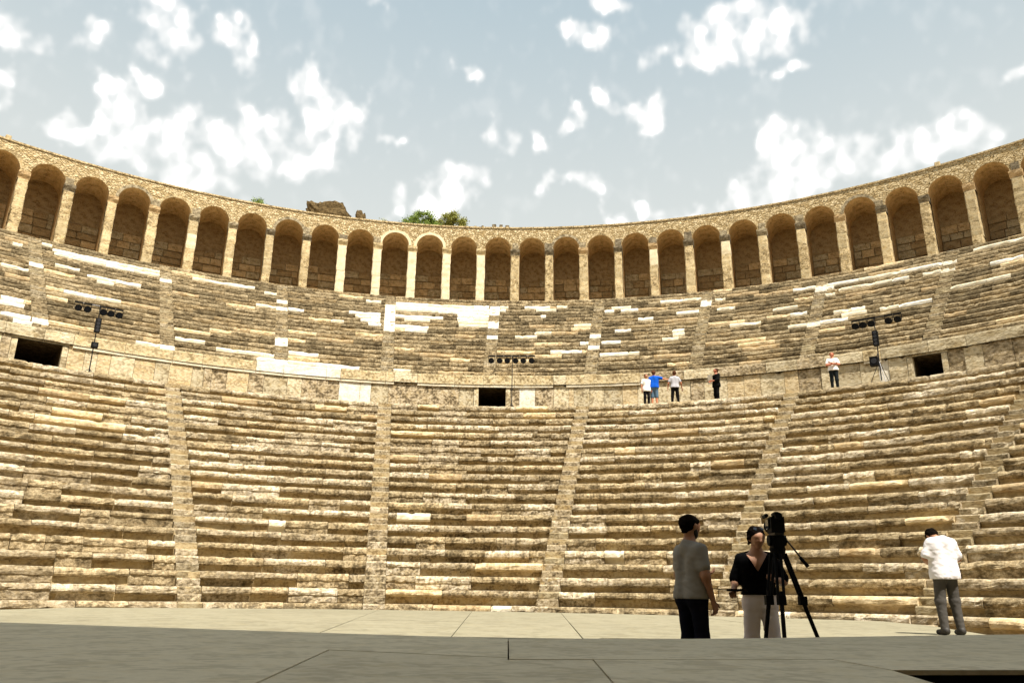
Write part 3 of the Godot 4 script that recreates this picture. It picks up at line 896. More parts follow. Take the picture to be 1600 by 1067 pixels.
func nets(verts: PackedVector3Array, inds: PackedInt32Array, prims: Array, cell: float, k: float, cuts: Array, fold: float) -> Array:
	var A := []
	var lo := Vector3(1e9, 1e9, 1e9)
	var hi := -lo
	for c in prims:
		var ba: Vector3 = c[1] - c[0]
		A.append([c[0], c[1], c[2], c[3], ba, 1.0 / max(ba.length_squared(), 1e-9)])
		var r: float = max(c[2], c[3])
		for e in [c[0], c[1]]:
			lo = lo.min(e - Vector3.ONE * r)
			hi = hi.max(e + Vector3.ONE * r)
	lo -= Vector3.ONE * (cell * 2.0 + fold + 0.01)
	hi += Vector3.ONE * (cell * 2.0 + fold + 0.01)
	var B := 5
	var nb := Vector3i(((hi - lo) / (cell * B)).ceil())
	var nx := nb.x * B + 1
	var ny := nb.y * B + 1
	var nz := nb.z * B + 1
	var S := PackedFloat32Array()
	S.resize(nx * ny * nz)
	S.fill(1e6)
	var V := PackedInt32Array()
	V.resize(nx * ny * nz)
	V.fill(-1)
	var half := cell * B * 0.5
	var diag := half * 1.7321
	var all := PackedInt32Array(range(A.size()))
	var act := []
	for bz in nb.z:
		for by in nb.y:
			for bx in nb.x:
				var c := lo + Vector3(bx + 0.5, by + 0.5, bz + 0.5) * cell * B
				var near := PackedInt32Array()
				var dm := 1e9
				var ds := []
				for i in A.size():
					var q: Array = A[i]
					var pa: Vector3 = c - q[0]
					var h: float = clamp(pa.dot(q[4]) * q[5], 0.0, 1.0)
					var di: float = (pa - q[4] * h).length() - (q[2] + (q[3] - q[2]) * h)
					ds.append(di)
					dm = min(dm, di)
				if dm > diag + k + fold + cell: continue
				for i in A.size():
					if ds[i] < dm + 2.0 * diag + k: near.append(i)
				if sdf_eval(c, A, near, k) < -(diag + fold + cell + 0.06) and cuts.is_empty(): continue
				act.append([bx * B, by * B, bz * B])
				for z in range(bz * B, bz * B + B + 1):
					for y in range(by * B, by * B + B + 1):
						for x in range(bx * B, bx * B + B + 1):
							var o := (z * ny + y) * nx + x
							if S[o] < 1e5: continue
							var p := lo + Vector3(x, y, z) * cell
							var d := sdf_eval(p, A, near, k)
							if fold > 0.0: d += wob.get_noise_3d(p.x * 420.0, p.y * 900.0, p.z * 420.0) * fold
							for u in cuts:
								if u.size() == 2: d = max(d, u[0].dot(p) - u[1])
								else: d = max(d, min(u[0].dot(p) - u[1], min(u[2].dot(p) - u[3], p.z - 0.01)))
							S[o] = d
	var step := [0, 1, nx, nx + 1, nx * ny, nx * ny + 1, nx * ny + nx, nx * ny + nx + 1]
	var edges := [[0, 1], [2, 3], [4, 5], [6, 7], [0, 2], [1, 3], [4, 6], [5, 7], [0, 4], [1, 5], [2, 6], [3, 7]]
	var corner := []
	for i in 8: corner.append(Vector3(i & 1, (i >> 1) & 1, (i >> 2) & 1))
	for b in act:
		for z in range(b[2], b[2] + B):
			for y in range(b[1], b[1] + B):
				for x in range(b[0], b[0] + B):
					var o := (z * ny + y) * nx + x
					var neg := 0
					for i in 8:
						if S[o + step[i]] < 0.0: neg += 1
					if neg == 0 or neg == 8: continue
					var acc := Vector3.ZERO
					var cnt := 0
					for e in edges:
						var s0 := S[o + step[e[0]]]
						var s1 := S[o + step[e[1]]]
						if (s0 < 0.0) != (s1 < 0.0):
							var t: float = clamp(s0 / (s0 - s1), 0.0, 1.0)
							acc += corner[e[0]].lerp(corner[e[1]], t)
							cnt += 1
					V[o] = verts.size()
					verts.append(lo + (Vector3(x, y, z) + acc / cnt) * cell)
	var dx := 1
	var dy := nx
	var dz := nx * ny
	for b in act:
		for z in range(max(b[2], 1), b[2] + B):
			for y in range(max(b[1], 1), b[1] + B):
				for x in range(max(b[0], 1), b[0] + B):
					var o := (z * ny + y) * nx + x
					if S[o] > 1e5: continue
					var n0 := S[o] < 0.0
					for ax in 3:
						var d1: int = [dx, dy, dz][ax]
						var u: int = [dy, dz, dx][ax]
						var w: int = [dz, dx, dy][ax]
						if S[o + d1] > 1e5 or (S[o + d1] < 0.0) == n0: continue
						var q0 := V[o]
						var q1 := V[o - u]
						var q2 := V[o - u - w]
						var q3 := V[o - w]
						if q0 < 0 or q1 < 0 or q2 < 0 or q3 < 0: continue
						if n0: inds.append_array(PackedInt32Array([q0, q2, q1, q0, q3, q2]))
						else: inds.append_array(PackedInt32Array([q0, q1, q2, q0, q2, q3]))
	return [verts, inds]

func net_mesh(list: Array) -> ArrayMesh:
	# list of [prims, cell, k, cuts, fold]: several grids joined in one mesh
	var v := PackedVector3Array()
	var n := PackedInt32Array()
	for g in list:
		var r := nets(v, n, g[0], g[1], g[2], g[3], g[4])
		v = r[0]
		n = r[1]
	var st := SurfaceTool.new()
	st.begin(Mesh.PRIMITIVE_TRIANGLES)
	st.set_smooth_group(0)
	for p in v: st.add_vertex(p)
	for i in n: st.add_index(i)
	st.generate_normals()
	return st.commit()

func hand_prims(w: Vector3, dir: Vector3, side: Vector3, curl: float) -> Array:
	# palm, four fingers of unequal length and a thumb that leaves the side of the palm
	var d := dir.normalized()
	var s := (side - d * side.dot(d)).normalized()
	var n := d.cross(s)
	var out := []
	var offs := [0.030, 0.010, -0.011, -0.030]
	var lens := [0.070, 0.078, 0.072, 0.056]
	for i in 4:
		var o: float = offs[i]
		var b := w + d * 0.095 + s * o
		out.append([w + d * 0.005 + s * o * 0.6, b, 0.016, 0.0125])
		var L: float = lens[i]
		var d1 := d.rotated(s, -curl * 0.6)
		var d2 := d.rotated(s, -curl * 1.4)
		var m := b + d1 * L * 0.5
		out.append([b, m, 0.0098, 0.0090])
		out.append([m, m + d2 * L * 0.5, 0.0090, 0.0075])
	var t0 := w + d * 0.03 + s * 0.028
	var t1 := t0 + (d * 0.7 + s * 0.75).normalized() * 0.042
	out.append([t0 - s * 0.01, t1, 0.014, 0.0115])
	out.append([t1, t1 + (d * 0.95 + s * 0.25 - n * 0.2 * curl).normalized() * 0.032, 0.0105, 0.0085])
	return out

func person(called_label: String, at: Vector3, face: float, J: Dictionary, C: Dictionary, fine: bool, group := "") -> Node3D:
	# J: joints for a 1.75 m figure facing +z, C: clothing
	var node := thing("person", called_label, "person", at, face, group)
	var g := func(key: String, def: Vector3) -> Vector3: return J.get(key, def)
	var sc: float = C.get("scale", 1.0)
	node.scale = Vector3.ONE * sc
	var cell := 0.013 if fine else 0.026
	var lean: float = C.get("lean", 0.0)
	var build: float = C.get("build", 1.0)
	var neck: Vector3 = g.call("neck", Vector3(0, 1.47, -0.015))
	var hb := Basis(Vector3.UP, C.get("head_yaw", 0.0)) * Basis(Vector3.RIGHT, C.get("head_pitch", 0.0)) * Basis(Vector3.BACK, C.get("head_roll", 0.0))
	var H := func(x: float, y: float, z: float) -> Vector3: return neck + hb * Vector3(x, y, z)
	var sh := [g.call("shl", Vector3(0.178, 1.388, -0.015)), g.call("shr", Vector3(-0.178, 1.388, -0.015))]
	var el := [g.call("ell", Vector3(0.245, 1.13, -0.03)), g.call("elr", Vector3(-0.245, 1.13, -0.03))]
	var wr := [g.call("wrl", Vector3(0.255, 0.87, 0.05)), g.call("wrr", Vector3(-0.255, 0.87, 0.05))]
	var hip := [Vector3(0.088, 0.93, 0), Vector3(-0.088, 0.93, 0)]
	var kn := [g.call("knl", Vector3(0.10, 0.50, 0.025)), g.call("knr", Vector3(-0.10, 0.50, 0.025))]
	var an := [g.call("anl", Vector3(0.105, 0.085, -0.02)), g.call("anr", Vector3(-0.105, 0.085, -0.02))]
	var torso := [
		[sh[0] * Vector3(0.85, 1, 1), sh[1] * Vector3(0.82, 1, 1), 0.052, 0.052],
		[Vector3(0.085 * build, 1.33, 0.01), Vector3(0.070 * build, 1.08, 0.0), 0.108, 0.092 * build],
		[Vector3(-0.085 * build, 1.33, 0.01), Vector3(-0.070 * build, 1.08, 0.0), 0.108, 0.092 * build],
		[Vector3(0.065, 1.02, 0.0), Vector3(0.078, 0.91, -0.012), 0.098 * build, 0.108],
		[Vector3(-0.065, 1.02, 0.0), Vector3(-0.078, 0.91, -0.012), 0.098 * build, 0.108]]
	for i in 2: torso.append([Vector3(0, 1.445, -0.025), sh[i] * Vector3(0.9, 1, 1), 0.05, 0.042])
	var chest_up := [[Vector3(0, 1.40, -0.01), neck, 0.075, 0.055]]
	var body := torso.duplicate()
	body.append_array(chest_up)
	body.append([neck + Vector3(0, -0.03, 0), H.call(0, 0.08, 0.005), 0.056, 0.052])
	for i in 2:
		var s := 1.0 if i == 0 else -1.0
		body.append([sh[i], el[i], 0.054, 0.042])
		body.append([el[i], wr[i], 0.043, 0.028])
		body.append([hip[i], kn[i], 0.088, 0.058])
		body.append([kn[i] + Vector3(0, -0.06, -0.012), an[i], 0.060, 0.040])
		body.append([an[i] + Vector3(0, -0.02, -0.02), an[i] + Vector3(0.02 * s, -0.045, 0.14), 0.042, 0.032])
	# the head has a grid of its own: skull, brow, cheeks, jaw, nose, ears, lips
	var head := [
		[H.call(0, 0.195, -0.022), H.call(0, 0.185, 0.025), 0.090, 0.083],
		[H.call(0, 0.125, 0.035), H.call(0, 0.085, 0.062), 0.058, 0.032],
		[H.call(-0.03, 0.195, 0.085), H.call(0.03, 0.195, 0.085), 0.020, 0.020],
		[H.call(0, 0.185, 0.098), H.call(0, 0.148, 0.118), 0.009, 0.016],
		[H.call(0.032, 0.145, 0.075), H.call(0.03, 0.125, 0.07), 0.026, 0.02],
		[H.call(-0.032, 0.145, 0.075), H.call(-0.03, 0.125, 0.07), 0.026, 0.02],
		[H.call(-0.018, 0.112, 0.092), H.call(0.018, 0.112, 0.092), 0.010, 0.010],
		[H.call(0.084, 0.17, -0.005), H.call(0.082, 0.135, 0.0), 0.016, 0.010],
		[H.call(-0.084, 0.17, -0.005), H.call(-0.082, 0.135, 0.0), 0.016, 0.010],
		[H.call(0, 0.12, -0.015), neck, 0.055, 0.054]]
	var grids := [[body, cell * 1.2, 0.05, [], 0.0], [head, 0.007 if fine else 0.014, 0.025, [], 0.0]]
	for i in 2:
		var s := 1.0 if i == 0 else -1.0
		var dir: Vector3 = J.get("hdl" if i == 0 else "hdr", wr[i] - el[i])
		var side: Vector3 = J.get("hsl" if i == 0 else "hsr", Vector3(-0.15 * s, 0, 1))
		var hp := hand_prims(wr[i], dir, side, s * C.get("curl", 0.5))
		hp.append([wr[i] - dir.normalized() * 0.05, wr[i] + dir.normalized() * 0.01, 0.028, 0.022])
		grids.append([hp, 0.005 if fine else 0.009, 0.010, [], 0.0])
	part(node, "body", net_mesh(grids), plain(C.get("skin", Color(0.62, 0.44, 0.33)), 0.6))
	# eyes and brows
	for s in [-1.0, 1.0]:
		if fine:
			var ey := new_st(false)
			tube(ey, H.call(s * 0.032, 0.172, 0.086), H.call(s * 0.032, 0.172, 0.099), 0.012, 0.007, 8)
			part(node, "eye", done(ey), M.dark_grey)
	# shirt
	var fold: float = 0.007 if fine else 0.004
	var hem: float = C.get("hem", 0.92)
	var loose: float = C.get("loose", 0.016)
	var shirt := []
	for t in torso: shirt.append([t[0], t[1], t[2] + loose, t[3] + loose])
	shirt.append([Vector3(0, 1.40, -0.01), neck + Vector3(0, -0.02, 0), 0.075 + loose, 0.05 + loose])
	shirt.append([Vector3(0.085, 0.95, 0), Vector3(0.08, 0.80, 0), 0.108 + loose, 0.115 + loose])
	shirt.append([Vector3(-0.085, 0.95, 0), Vector3(-0.08, 0.80, 0), 0.108 + loose, 0.115 + loose])
	var cut := [[Vector3(0, -1, 0), -hem], [Vector3(0, 0.9, 0.35).normalized(), C.get("collar", 1.475) * 0.932]]
	if C.has("vneck"): cut.append([Vector3(-1.7, 1, 0).normalized(), C.vneck / 1.972, Vector3(1.7, 1, 0).normalized(), C.vneck / 1.972])
	var slv: float = C.get("sleeve", 0.62)
	var arms := []
	for i in 2:
		var e: Vector3 = sh[i].lerp(el[i], min(slv, 1.0))
		arms.append([sh[i], e, 0.058 + loose * 0.4, C.get("sleeve_r", 0.062) + loose * 0.4])
		if slv > 1.0: arms.append([el[i], el[i].lerp(wr[i], slv - 1.0), 0.058 + loose * 0.3, 0.042 + loose * 0.3])
		# the cuff is an open edge: cut across the arm just past its end
		arms[-1].append(0)
	shirt.append_array(arms)
	var shp := []
	for t in shirt: shp.append([t[0], t[1], t[2], t[3]])
	part(node, "shirt", net_mesh([[shp, cell, 0.045, cut, fold]]), C.shirt)
	# trousers or shorts
	var tl: float = C.get("leg", 1.0)
	var tr: float = C.get("leg_r", 0.055)
	var pants := [[Vector3(0.065, 1.0, 0.0), Vector3(0.078, 0.91, -0.012), 0.108 * build, 0.117], [Vector3(-0.065, 1.0, 0.0), Vector3(-0.078, 0.91, -0.012), 0.108 * build, 0.117]]
	for i in 2:
		pants.append([hip[i], kn[i], 0.098, tr + 0.017])
		if tl > 0.6: pants.append([kn[i], an[i] + Vector3(0, 0.0, 0), tr + 0.017, tr])
	part(node, "trousers", net_mesh([[pants, cell, 0.04, [[Vector3(0, 1, 0), C.get("waist", 1.03)]], fold * 0.8]]), C.trousers)
	# shoes
	for i in 2:
		var s := 1.0 if i == 0 else -1.0
		var a: Vector3 = an[i]
		var shoe := [[a + Vector3(0, -0.03, -0.035), a + Vector3(0.02 * s, -0.045, 0.15), 0.052, 0.042], [a + Vector3(0, 0.0, -0.02), a + Vector3(0, -0.03, 0.03), 0.05, 0.05]]
		part(node, "shoe", net_mesh([[shoe, 0.02, 0.03, [[Vector3(0, -1, 0), 0.0]], 0.0]]), C.get("shoes", M.black))
	# hair
	var hr := [[H.call(0, 0.198, -0.028), H.call(0, 0.195, 0.015), 0.101, 0.090], [H.call(0, 0.14, -0.055), H.call(0, 0.10, -0.06), 0.062, 0.035]]
	for a in C.get("hair_more", []): hr.append([H.call(a[0], a[1], a[2]), H.call(a[3], a[4], a[5]), a[6], a[7]])
	var hn := hb * Vector3(0, -0.62, 0.78)
	var hcut := [[hn, hn.dot(H.call(0, 0.195, 0.058))]]
	if not C.has("hair_more"): hcut.append([hb * Vector3(0, -1, 0), (hb * Vector3(0, -1, 0)).dot(H.call(0, 0.085, 0))])
	var hm := plain(C.get("hair", Color(0.07, 0.055, 0.045)), 1.0)
	hm.metallic_specular = 0.1
	part(node, "hair", net_mesh([[hr, 0.008 if fine else 0.016, 0.03, hcut, 0.014]]), hm)
	if C.get("beard", false):
		var bd := [[H.call(0, 0.125, 0.035), H.call(0, 0.085, 0.064), 0.064, 0.042], [H.call(0.06, 0.15, 0.01), H.call(0.03, 0.09, 0.05), 0.022, 0.03], [H.call(-0.06, 0.15, 0.01), H.call(-0.03, 0.09, 0.05), 0.022, 0.03]]
		var up := hb * Vector3(0, 1, 0.25).normalized()
		part(node, "beard", net_mesh([[bd, 0.008, 0.02, [[up, up.dot(H.call(0, 0.128, 0.08))]], 0.004]]), plain(Color(0.09, 0.07, 0.06), 0.8))
	return node

func cloth(c: Color, rough := 0.9) -> StandardMaterial3D:
	var m := plain(c, rough)
	m.metallic_specular = 0.15
	return m

func setup_people() -> void:
	var V := func(x: float, y: float, z: float) -> Vector3: return Vector3(x, y, z)
	# the crew in the sunken strip between the stage and the pale floor
	person("bearded man in grey T-shirt and dark jeans, seen from behind beside the woman", V.call(3.36, -0.47, 0.72), deg_to_rad(122.0),
		{"elr": V.call(-0.235, 1.13, -0.02), "wrr": V.call(-0.245, 0.885, 0.055), "ell": V.call(0.235, 1.14, 0.05), "wrl": V.call(0.10, 1.16, 0.27), "shl": V.call(0.165, 1.375, 0.02), "neck": V.call(0, 1.475, 0.0)},
		{"shirt": cloth(Color(0.55, 0.535, 0.51)), "trousers": cloth(Color(0.085, 0.09, 0.135)), "beard": true, "head_yaw": deg_to_rad(-4.0), "head_pitch": deg_to_rad(8.0), "hem": 0.90, "scale": 1.005, "loose": 0.014, "sleeve": 0.66, "build": 1.05, "curl": 0.9}, true)
	person("woman in black V-neck top and white trousers, standing behind the tripod", V.call(4.14, -0.47, 0.50), deg_to_rad(-14.0),
		{"elr": V.call(-0.255, 1.14, -0.04), "wrr": V.call(-0.285, 1.03, 0.18), "hdr": V.call(-0.15, -0.1, 1.0), "hsr": V.call(0.9, 0.3, 0.2), "ell": V.call(0.27, 1.15, 0.0), "wrl": V.call(0.16, 1.16, 0.22), "neck": V.call(0.0, 1.46, 0.0), "knl": V.call(0.115, 0.5, 0.02), "knr": V.call(-0.115, 0.5, 0.02), "anl": V.call(0.14, 0.085, 0), "anr": V.call(-0.14, 0.085, 0)},
		{"shirt": cloth(Color(0.035, 0.035, 0.04)), "trousers": cloth(Color(0.93, 0.90, 0.92)), "scale": 0.955, "head_yaw": deg_to_rad(22.0), "head_pitch": deg_to_rad(12.0), "hem": 1.0, "waist": 1.05, "leg_r": 0.066, "loose": 0.016, "sleeve": 0.85, "sleeve_r": 0.07, "vneck": 1.25, "collar": 1.475,
		"skin": Color(0.68, 0.50, 0.39), "hair": Color(0.06, 0.045, 0.04), "hair_more": [[0.03, 0.245, -0.03, -0.03, 0.245, -0.03, 0.05, 0.05], [0.075, 0.17, -0.02, 0.08, 0.10, -0.02, 0.026, 0.02], [-0.075, 0.17, -0.02, -0.08, 0.10, -0.02, 0.026, 0.02]], "curl": 0.9}, true)
	person("man in white short-sleeved shirt and grey trousers, seen from behind with bowed head", V.call(7.72, 0.0, -2.42), deg_to_rad(184.0),
		{"neck": V.call(0, 1.45, 0.035), "ell": V.call(0.275, 1.16, 0.02), "elr": V.call(-0.275, 1.16, 0.02), "wrl": V.call(0.11, 1.10, 0.24), "wrr": V.call(-0.11, 1.10, 0.24), "anl": V.call(0.13, 0.085, -0.02), "anr": V.call(-0.13, 0.085, -0.02), "knl": V.call(0.12, 0.50, 0.02), "knr": V.call(-0.115, 0.50, 0.02)},
		{"shirt": cloth(Color(0.88, 0.87, 0.89)), "trousers": cloth(Color(0.30, 0.29, 0.28)), "scale": 0.90, "head_pitch": deg_to_rad(66.0), "hem": 0.84, "loose": 0.036, "sleeve": 0.78, "sleeve_r": 0.068, "build": 1.12, "collar": 1.485, "leg_r": 0.062, "shoes": plain(Color(0.16, 0.15, 0.14), 0.7)}, true)
	# visitors on the walkway between the tiers
	var gp := "visitors on the walkway"
	var fy := 9.06
	var f := func(r: float, a: float) -> Vector3: return pol(r, fy, a)
	person("man in bright blue T-shirt and denim shorts pointing to the right on the walkway", f.call(28.75, 16.75), deg_to_rad(165.0),
		{"elr": V.call(-0.44, 1.36, 0.06), "wrr": V.call(-0.68, 1.33, 0.12), "shr": V.call(-0.195, 1.42, 0)},
		{"shirt": cloth(Color(0.09, 0.33, 0.74)), "trousers": cloth(Color(0.33, 0.42, 0.50)), "leg": 0.5, "leg_r": 0.075, "skin": Color(0.72, 0.46, 0.32), "hair": Color(0.36, 0.24, 0.17), "scale": 1.03, "build": 1.12, "loose": 0.03}, false, gp)
	person("person in white shirt and black trousers left of the man in blue", f.call(28.6, 16.05), deg_to_rad(10.0),
		{"elr": V.call(-0.26, 1.13, 0.0), "wrr": V.call(-0.27, 0.88, 0.06)},
		{"shirt": cloth(Color(0.90, 0.89, 0.87)), "trousers": cloth(Color(0.08, 0.08, 0.09)), "hem": 0.82, "skin": Color(0.64, 0.42, 0.30), "hair": Color(0.2, 0.14, 0.1), "scale": 0.93, "loose": 0.03}, false, gp)
	person("person in light grey T-shirt and black trousers, third from the left on the walkway", f.call(28.75, 18.7), deg_to_rad(178.0),
		{"ell": V.call(0.30, 1.14, -0.02), "wrl": V.call(0.33, 0.9, 0.04), "elr": V.call(-0.30, 1.16, -0.02), "wrr": V.call(-0.36, 0.92, 0.08), "anl": V.call(0.16, 0.085, 0), "anr": V.call(-0.16, 0.085, 0), "knl": V.call(0.13, 0.5, 0.02), "knr": V.call(-0.13, 0.5, 0.02)},
		{"shirt": cloth(Color(0.66, 0.66, 0.69)), "trousers": cloth(Color(0.07, 0.07, 0.07)), "skin": Color(0.66, 0.42, 0.3), "hair": Color(0.3, 0.19, 0.13), "scale": 0.98, "loose": 0.03}, false, gp)
	person("person dressed in black, turned to the left, alone beside the group", f.call(28.95, 22.5), deg_to_rad(-70.0),
		{"ell": V.call(0.22, 1.14, 0.05), "wrl": V.call(0.10, 1.10, 0.27), "elr": V.call(-0.22, 1.14, 0.05), "wrr": V.call(-0.10, 1.08, 0.27)},
		{"shirt": cloth(Color(0.06, 0.06, 0.06)), "trousers": cloth(Color(0.06, 0.06, 0.065)), "skin": Color(0.70, 0.43, 0.32), "hair": Color(0.22, 0.15, 0.12), "scale": 1.0, "sleeve": 1.5, "loose": 0.032, "hem": 0.84}, false, gp)
	person("man in white T-shirt and dark jeans with crossed arms, rightmost on the walkway", f.call(28.55, 32.9), deg_to_rad(-20.0),
		{"ell": V.call(0.25, 1.17, 0.06), "wrl": V.call(-0.03, 1.21, 0.20), "elr": V.call(-0.25, 1.17, 0.06), "wrr": V.call(0.04, 1.17, 0.23)},
		{"shirt": cloth(Color(0.92, 0.91, 0.92)), "trousers": cloth(Color(0.12, 0.14, 0.15)), "skin": Color(0.72, 0.44, 0.32), "hair": Color(0.35, 0.2, 0.14), "scale": 1.02, "loose": 0.028}, false, gp)
	# what they hold or wear
	var cl := thing("clipboard", "thin dark tablet with a short stick in the woman's hand", "tablet", V.call(3.84, 0.53, 0.74), deg_to_rad(-14.0))
	part(cl, "tablet", box_mesh(V.call(-0.11, -0.012, -0.05), V.call(0.11, 0.012, 0.07)), M.black)
	part(cl, "stick", tube_mesh(V.call(-0.10, 0.0, 0.0), V.call(-0.27, 0.012, 0.02), 0.006, 0.005, 6), M.black)
	part(cl, "strap", tube_mesh(V.call(-0.19, 0.0, 0.01), V.call(-0.20, -0.07, 0.015), 0.004, 0.004, 6), M.black)
	var pp := part(self, numbered("paper_sheet"), box_mesh(V.call(-0.005, -0.22, -0.16), V.call(0.005, 0.22, 0.16)), M.white[0], f.call(28.9, 22.0) + V.call(-0.03, 1.22, 0.05), V.call(0, deg_to_rad(25), 0))
	tag(pp, "white sheet of paper held by the person in black", "paper")
	# sunglasses pushed up on the woman's hair
	var sg := thing("sunglasses", "dark sunglasses pushed up on the woman's hair", "glasses", V.call(4.155, 1.17, 0.588), deg_to_rad(8.0))
	for s in [-1.0, 1.0]:
		part(sg, "lens", tube_mesh(V.call(s * 0.034, 0.0, 0.0), V.call(s * 0.034, 0.006, 0.006), 0.027, 0.025, 10), M.glass)
		part(sg, "temple_arm", tube_mesh(V.call(s * 0.06, 0.0, 0.0), V.call(s * 0.085, -0.02, -0.09), 0.004, 0.004, 6), M.black)
	part(sg, "bridge", tube_mesh(V.call(-0.012, 0.003, 0.004), V.call(0.012, 0.003, 0.004), 0.005, 0.005, 6), M.black)

# ---------------------------------------------------------------- props
func setup_tripod() -> void:
	var o := Vector3(4.23, -0.47, 0.95)
	var t := thing("camera_tripod", "tall black camera tripod with spread legs and a pan handle", "tripod", o, 0.0)
	var ap := Vector3(0, 1.40, 0)
	var feet := [Vector3(-0.33, 0, 0.16), Vector3(-0.17, 0, 0.5), Vector3(0.55, 0, -0.12)]
	for i in 3:
		var f: Vector3 = feet[i]
		var d := (f - ap)
		var root := ap + Vector3(d.x, 0, d.z).normalized() * 0.07 + Vector3(0, -0.03, 0)
		var knee := root.lerp(f, 0.34)
		var sd := d.cross(Vector3.UP).normalized() * 0.028
		var leg := part(t, "leg", tube_mesh(root.lerp(f, 0.28), f + Vector3(0, 0.03, 0), 0.022, 0.018), M.black)
		part(leg, "upper_tube", tube_mesh(root + sd, knee + sd, 0.015, 0.015), M.black)
		part(leg, "upper_tube", tube_mesh(root - sd, knee - sd, 0.015, 0.015), M.black)
		part(leg, "leg_lock", box_mesh(knee - Vector3(0.038, 0.045, 0.038), knee + Vector3(0.038, 0.045, 0.038)), M.black)
		part(leg, "foot", tube_mesh(f, f + Vector3(0, 0.05, 0), 0.03, 0.022), M.black)
		part(t, "spreader_arm", tube_mesh(root.lerp(f, 0.75), Vector3(0, root.lerp(f, 0.75).y - 0.04, 0), 0.009, 0.009, 6), M.metal)
	part(t, "bowl", tube_mesh(ap + Vector3(0, -0.09, 0), ap + Vector3(0, 0.02, 0), 0.06, 0.085, 16), M.black)
	part(t, "fluid_head", box_mesh(ap + Vector3(-0.06, 0.02, -0.06), ap + Vector3(0.06, 0.15, 0.06)), M.black)
	part(t, "tilt_drum", tube_mesh(ap + Vector3(-0.09, 0.10, 0), ap + Vector3(0.09, 0.10, 0), 0.055, 0.055, 14), M.black)
	part(t, "mounting_plate", box_mesh(ap + Vector3(-0.05, 0.15, -0.1), ap + Vector3(0.05, 0.175, 0.1)), M.metal)
	var ph := part(t, "pan_handle", tube_mesh(ap + Vector3(0.08, 0.12, 0.03), ap + Vector3(0.25, -0.14, 0.10), 0.009, 0.009, 8), M.metal)
	part(ph, "grip", tube_mesh(ap + Vector3(0.20, -0.07, 0.08), ap + Vector3(0.265, -0.165, 0.107), 0.018, 0.020, 10), M.black)
	var c := thing("video_camera", "black video camera mounted on top of the tripod", "camera", o + ap + Vector3(0, 0.176, 0), deg_to_rad(172.0))
	c.scale = Vector3.ONE * 1.05
	part(c, "body", box_mesh(Vector3(-0.065, 0.0, -0.13), Vector3(0.065, 0.15, 0.12)), M.black)
	var ln := part(c, "lens", tube_mesh(Vector3(0, 0.085, 0.12), Vector3(0, 0.085, 0.24), 0.046, 0.054, 16), M.black)
	part(ln, "lens_hood", tube_mesh(Vector3(0, 0.085, 0.24), Vector3(0, 0.085, 0.31), 0.055, 0.068, 16), M.black)
	part(c, "carry_handle", box_mesh(Vector3(-0.018, 0.175, -0.10), Vector3(0.018, 0.20, 0.10)), M.black)
	part(c, "handle_post", box_mesh(Vector3(-0.015, 0.15, 0.06), Vector3(0.015, 0.175, 0.09)), M.black)
	part(c, "handle_post", box_mesh(Vector3(-0.015, 0.15, -0.09), Vector3(0.015, 0.175, -0.06)), M.black)
	part(c, "viewfinder", tube_mesh(Vector3(0.0, 0.13, -0.12), Vector3(0.0, 0.15, -0.22), 0.028, 0.034, 12), M.black)
	part(c, "microphone", tube_mesh(Vector3(0.085, 0.17, -0.02), Vector3(0.085, 0.17, 0.14), 0.02, 0.02, 10), M.black)
	part(c, "monitor", box_mesh(Vector3(0.067, 0.04, -0.07), Vector3(0.085, 0.13, 0.07)), M.glass)

func lamp_stand(label: String, a: float, offs: Array, bar_y: float, tripod: bool) -> void:
	var o := pol(28.75, 9.06, a)
	var n := thing("lamp_stand", label, "lamp stand", o, -deg_to_rad(a), "lamp stands on the walkway")
	var h := bar_y - 9.06
	part(n, "pole", tube_mesh(Vector3(0, 0.3 if tripod else 0.0, 0), Vector3(0, h, 0), 0.026, 0.02, 8), M.metal)
	for k in 3:
		var d := Vector3(sin(TAU * k / 3.0 + 0.5), 0, cos(TAU * k / 3.0 + 0.5))
		part(n, "foot_leg", tube_mesh(Vector3(0, 1.15 if tripod else 0.35, 0), d * (0.55 if tripod else 0.4) + Vector3(0, 0.012, 0), 0.014, 0.012, 6), M.metal)
	part(n, "crossbar", tube_mesh(Vector3(offs[0] - 0.1, h, 0), Vector3(offs[-1] + 0.1, h, 0), 0.024, 0.024, 8), M.metal)
	for x in offs:
		var l := part(n, "lamp", tube_mesh(Vector3(x, h - 0.22, -0.15), Vector3(x, h - 0.30, 0.17), 0.125, 0.145, 12), M.black)
		part(l, "yoke", box_mesh(Vector3(x - 0.16, h - 0.26, -0.02), Vector3(x - 0.142, h, 0.02)), M.black)
		part(l, "yoke", box_mesh(Vector3(x + 0.142, h - 0.26, -0.02), Vector3(x + 0.16, h, 0.02)), M.black)
		part(l, "clamp", box_mesh(Vector3(x - 0.16, h - 0.03, -0.03), Vector3(x + 0.16, h + 0.035, 0.03)), M.black)
		part(l, "lens", tube_mesh(Vector3(x, h - 0.299, 0.166), Vector3(x, h - 0.303, 0.182), 0.125, 0.125, 12), M.glass)

func column_speaker(label: String, at: Vector3, a: float, tall: float) -> void:
	var n := thing("column_speaker", label, "loudspeaker", at, -deg_to_rad(a), "column speakers on the lamp stands")
	part(n, "cabinet", box_mesh(Vector3(-0.11, 0, 0.03), Vector3(0.11, tall, 0.22)), M.black)
	for k in 4:
		var y := tall * (k + 0.5) / 4.0
		part(n, "driver", tube_mesh(Vector3(0, y, 0.22), Vector3(0, y, 0.228), 0.075, 0.07, 12), M.metal)
	part(n, "bracket", box_mesh(Vector3(-0.03, tall * 0.4, -0.03), Vector3(0.03, tall * 0.6, 0.03)), M.metal)

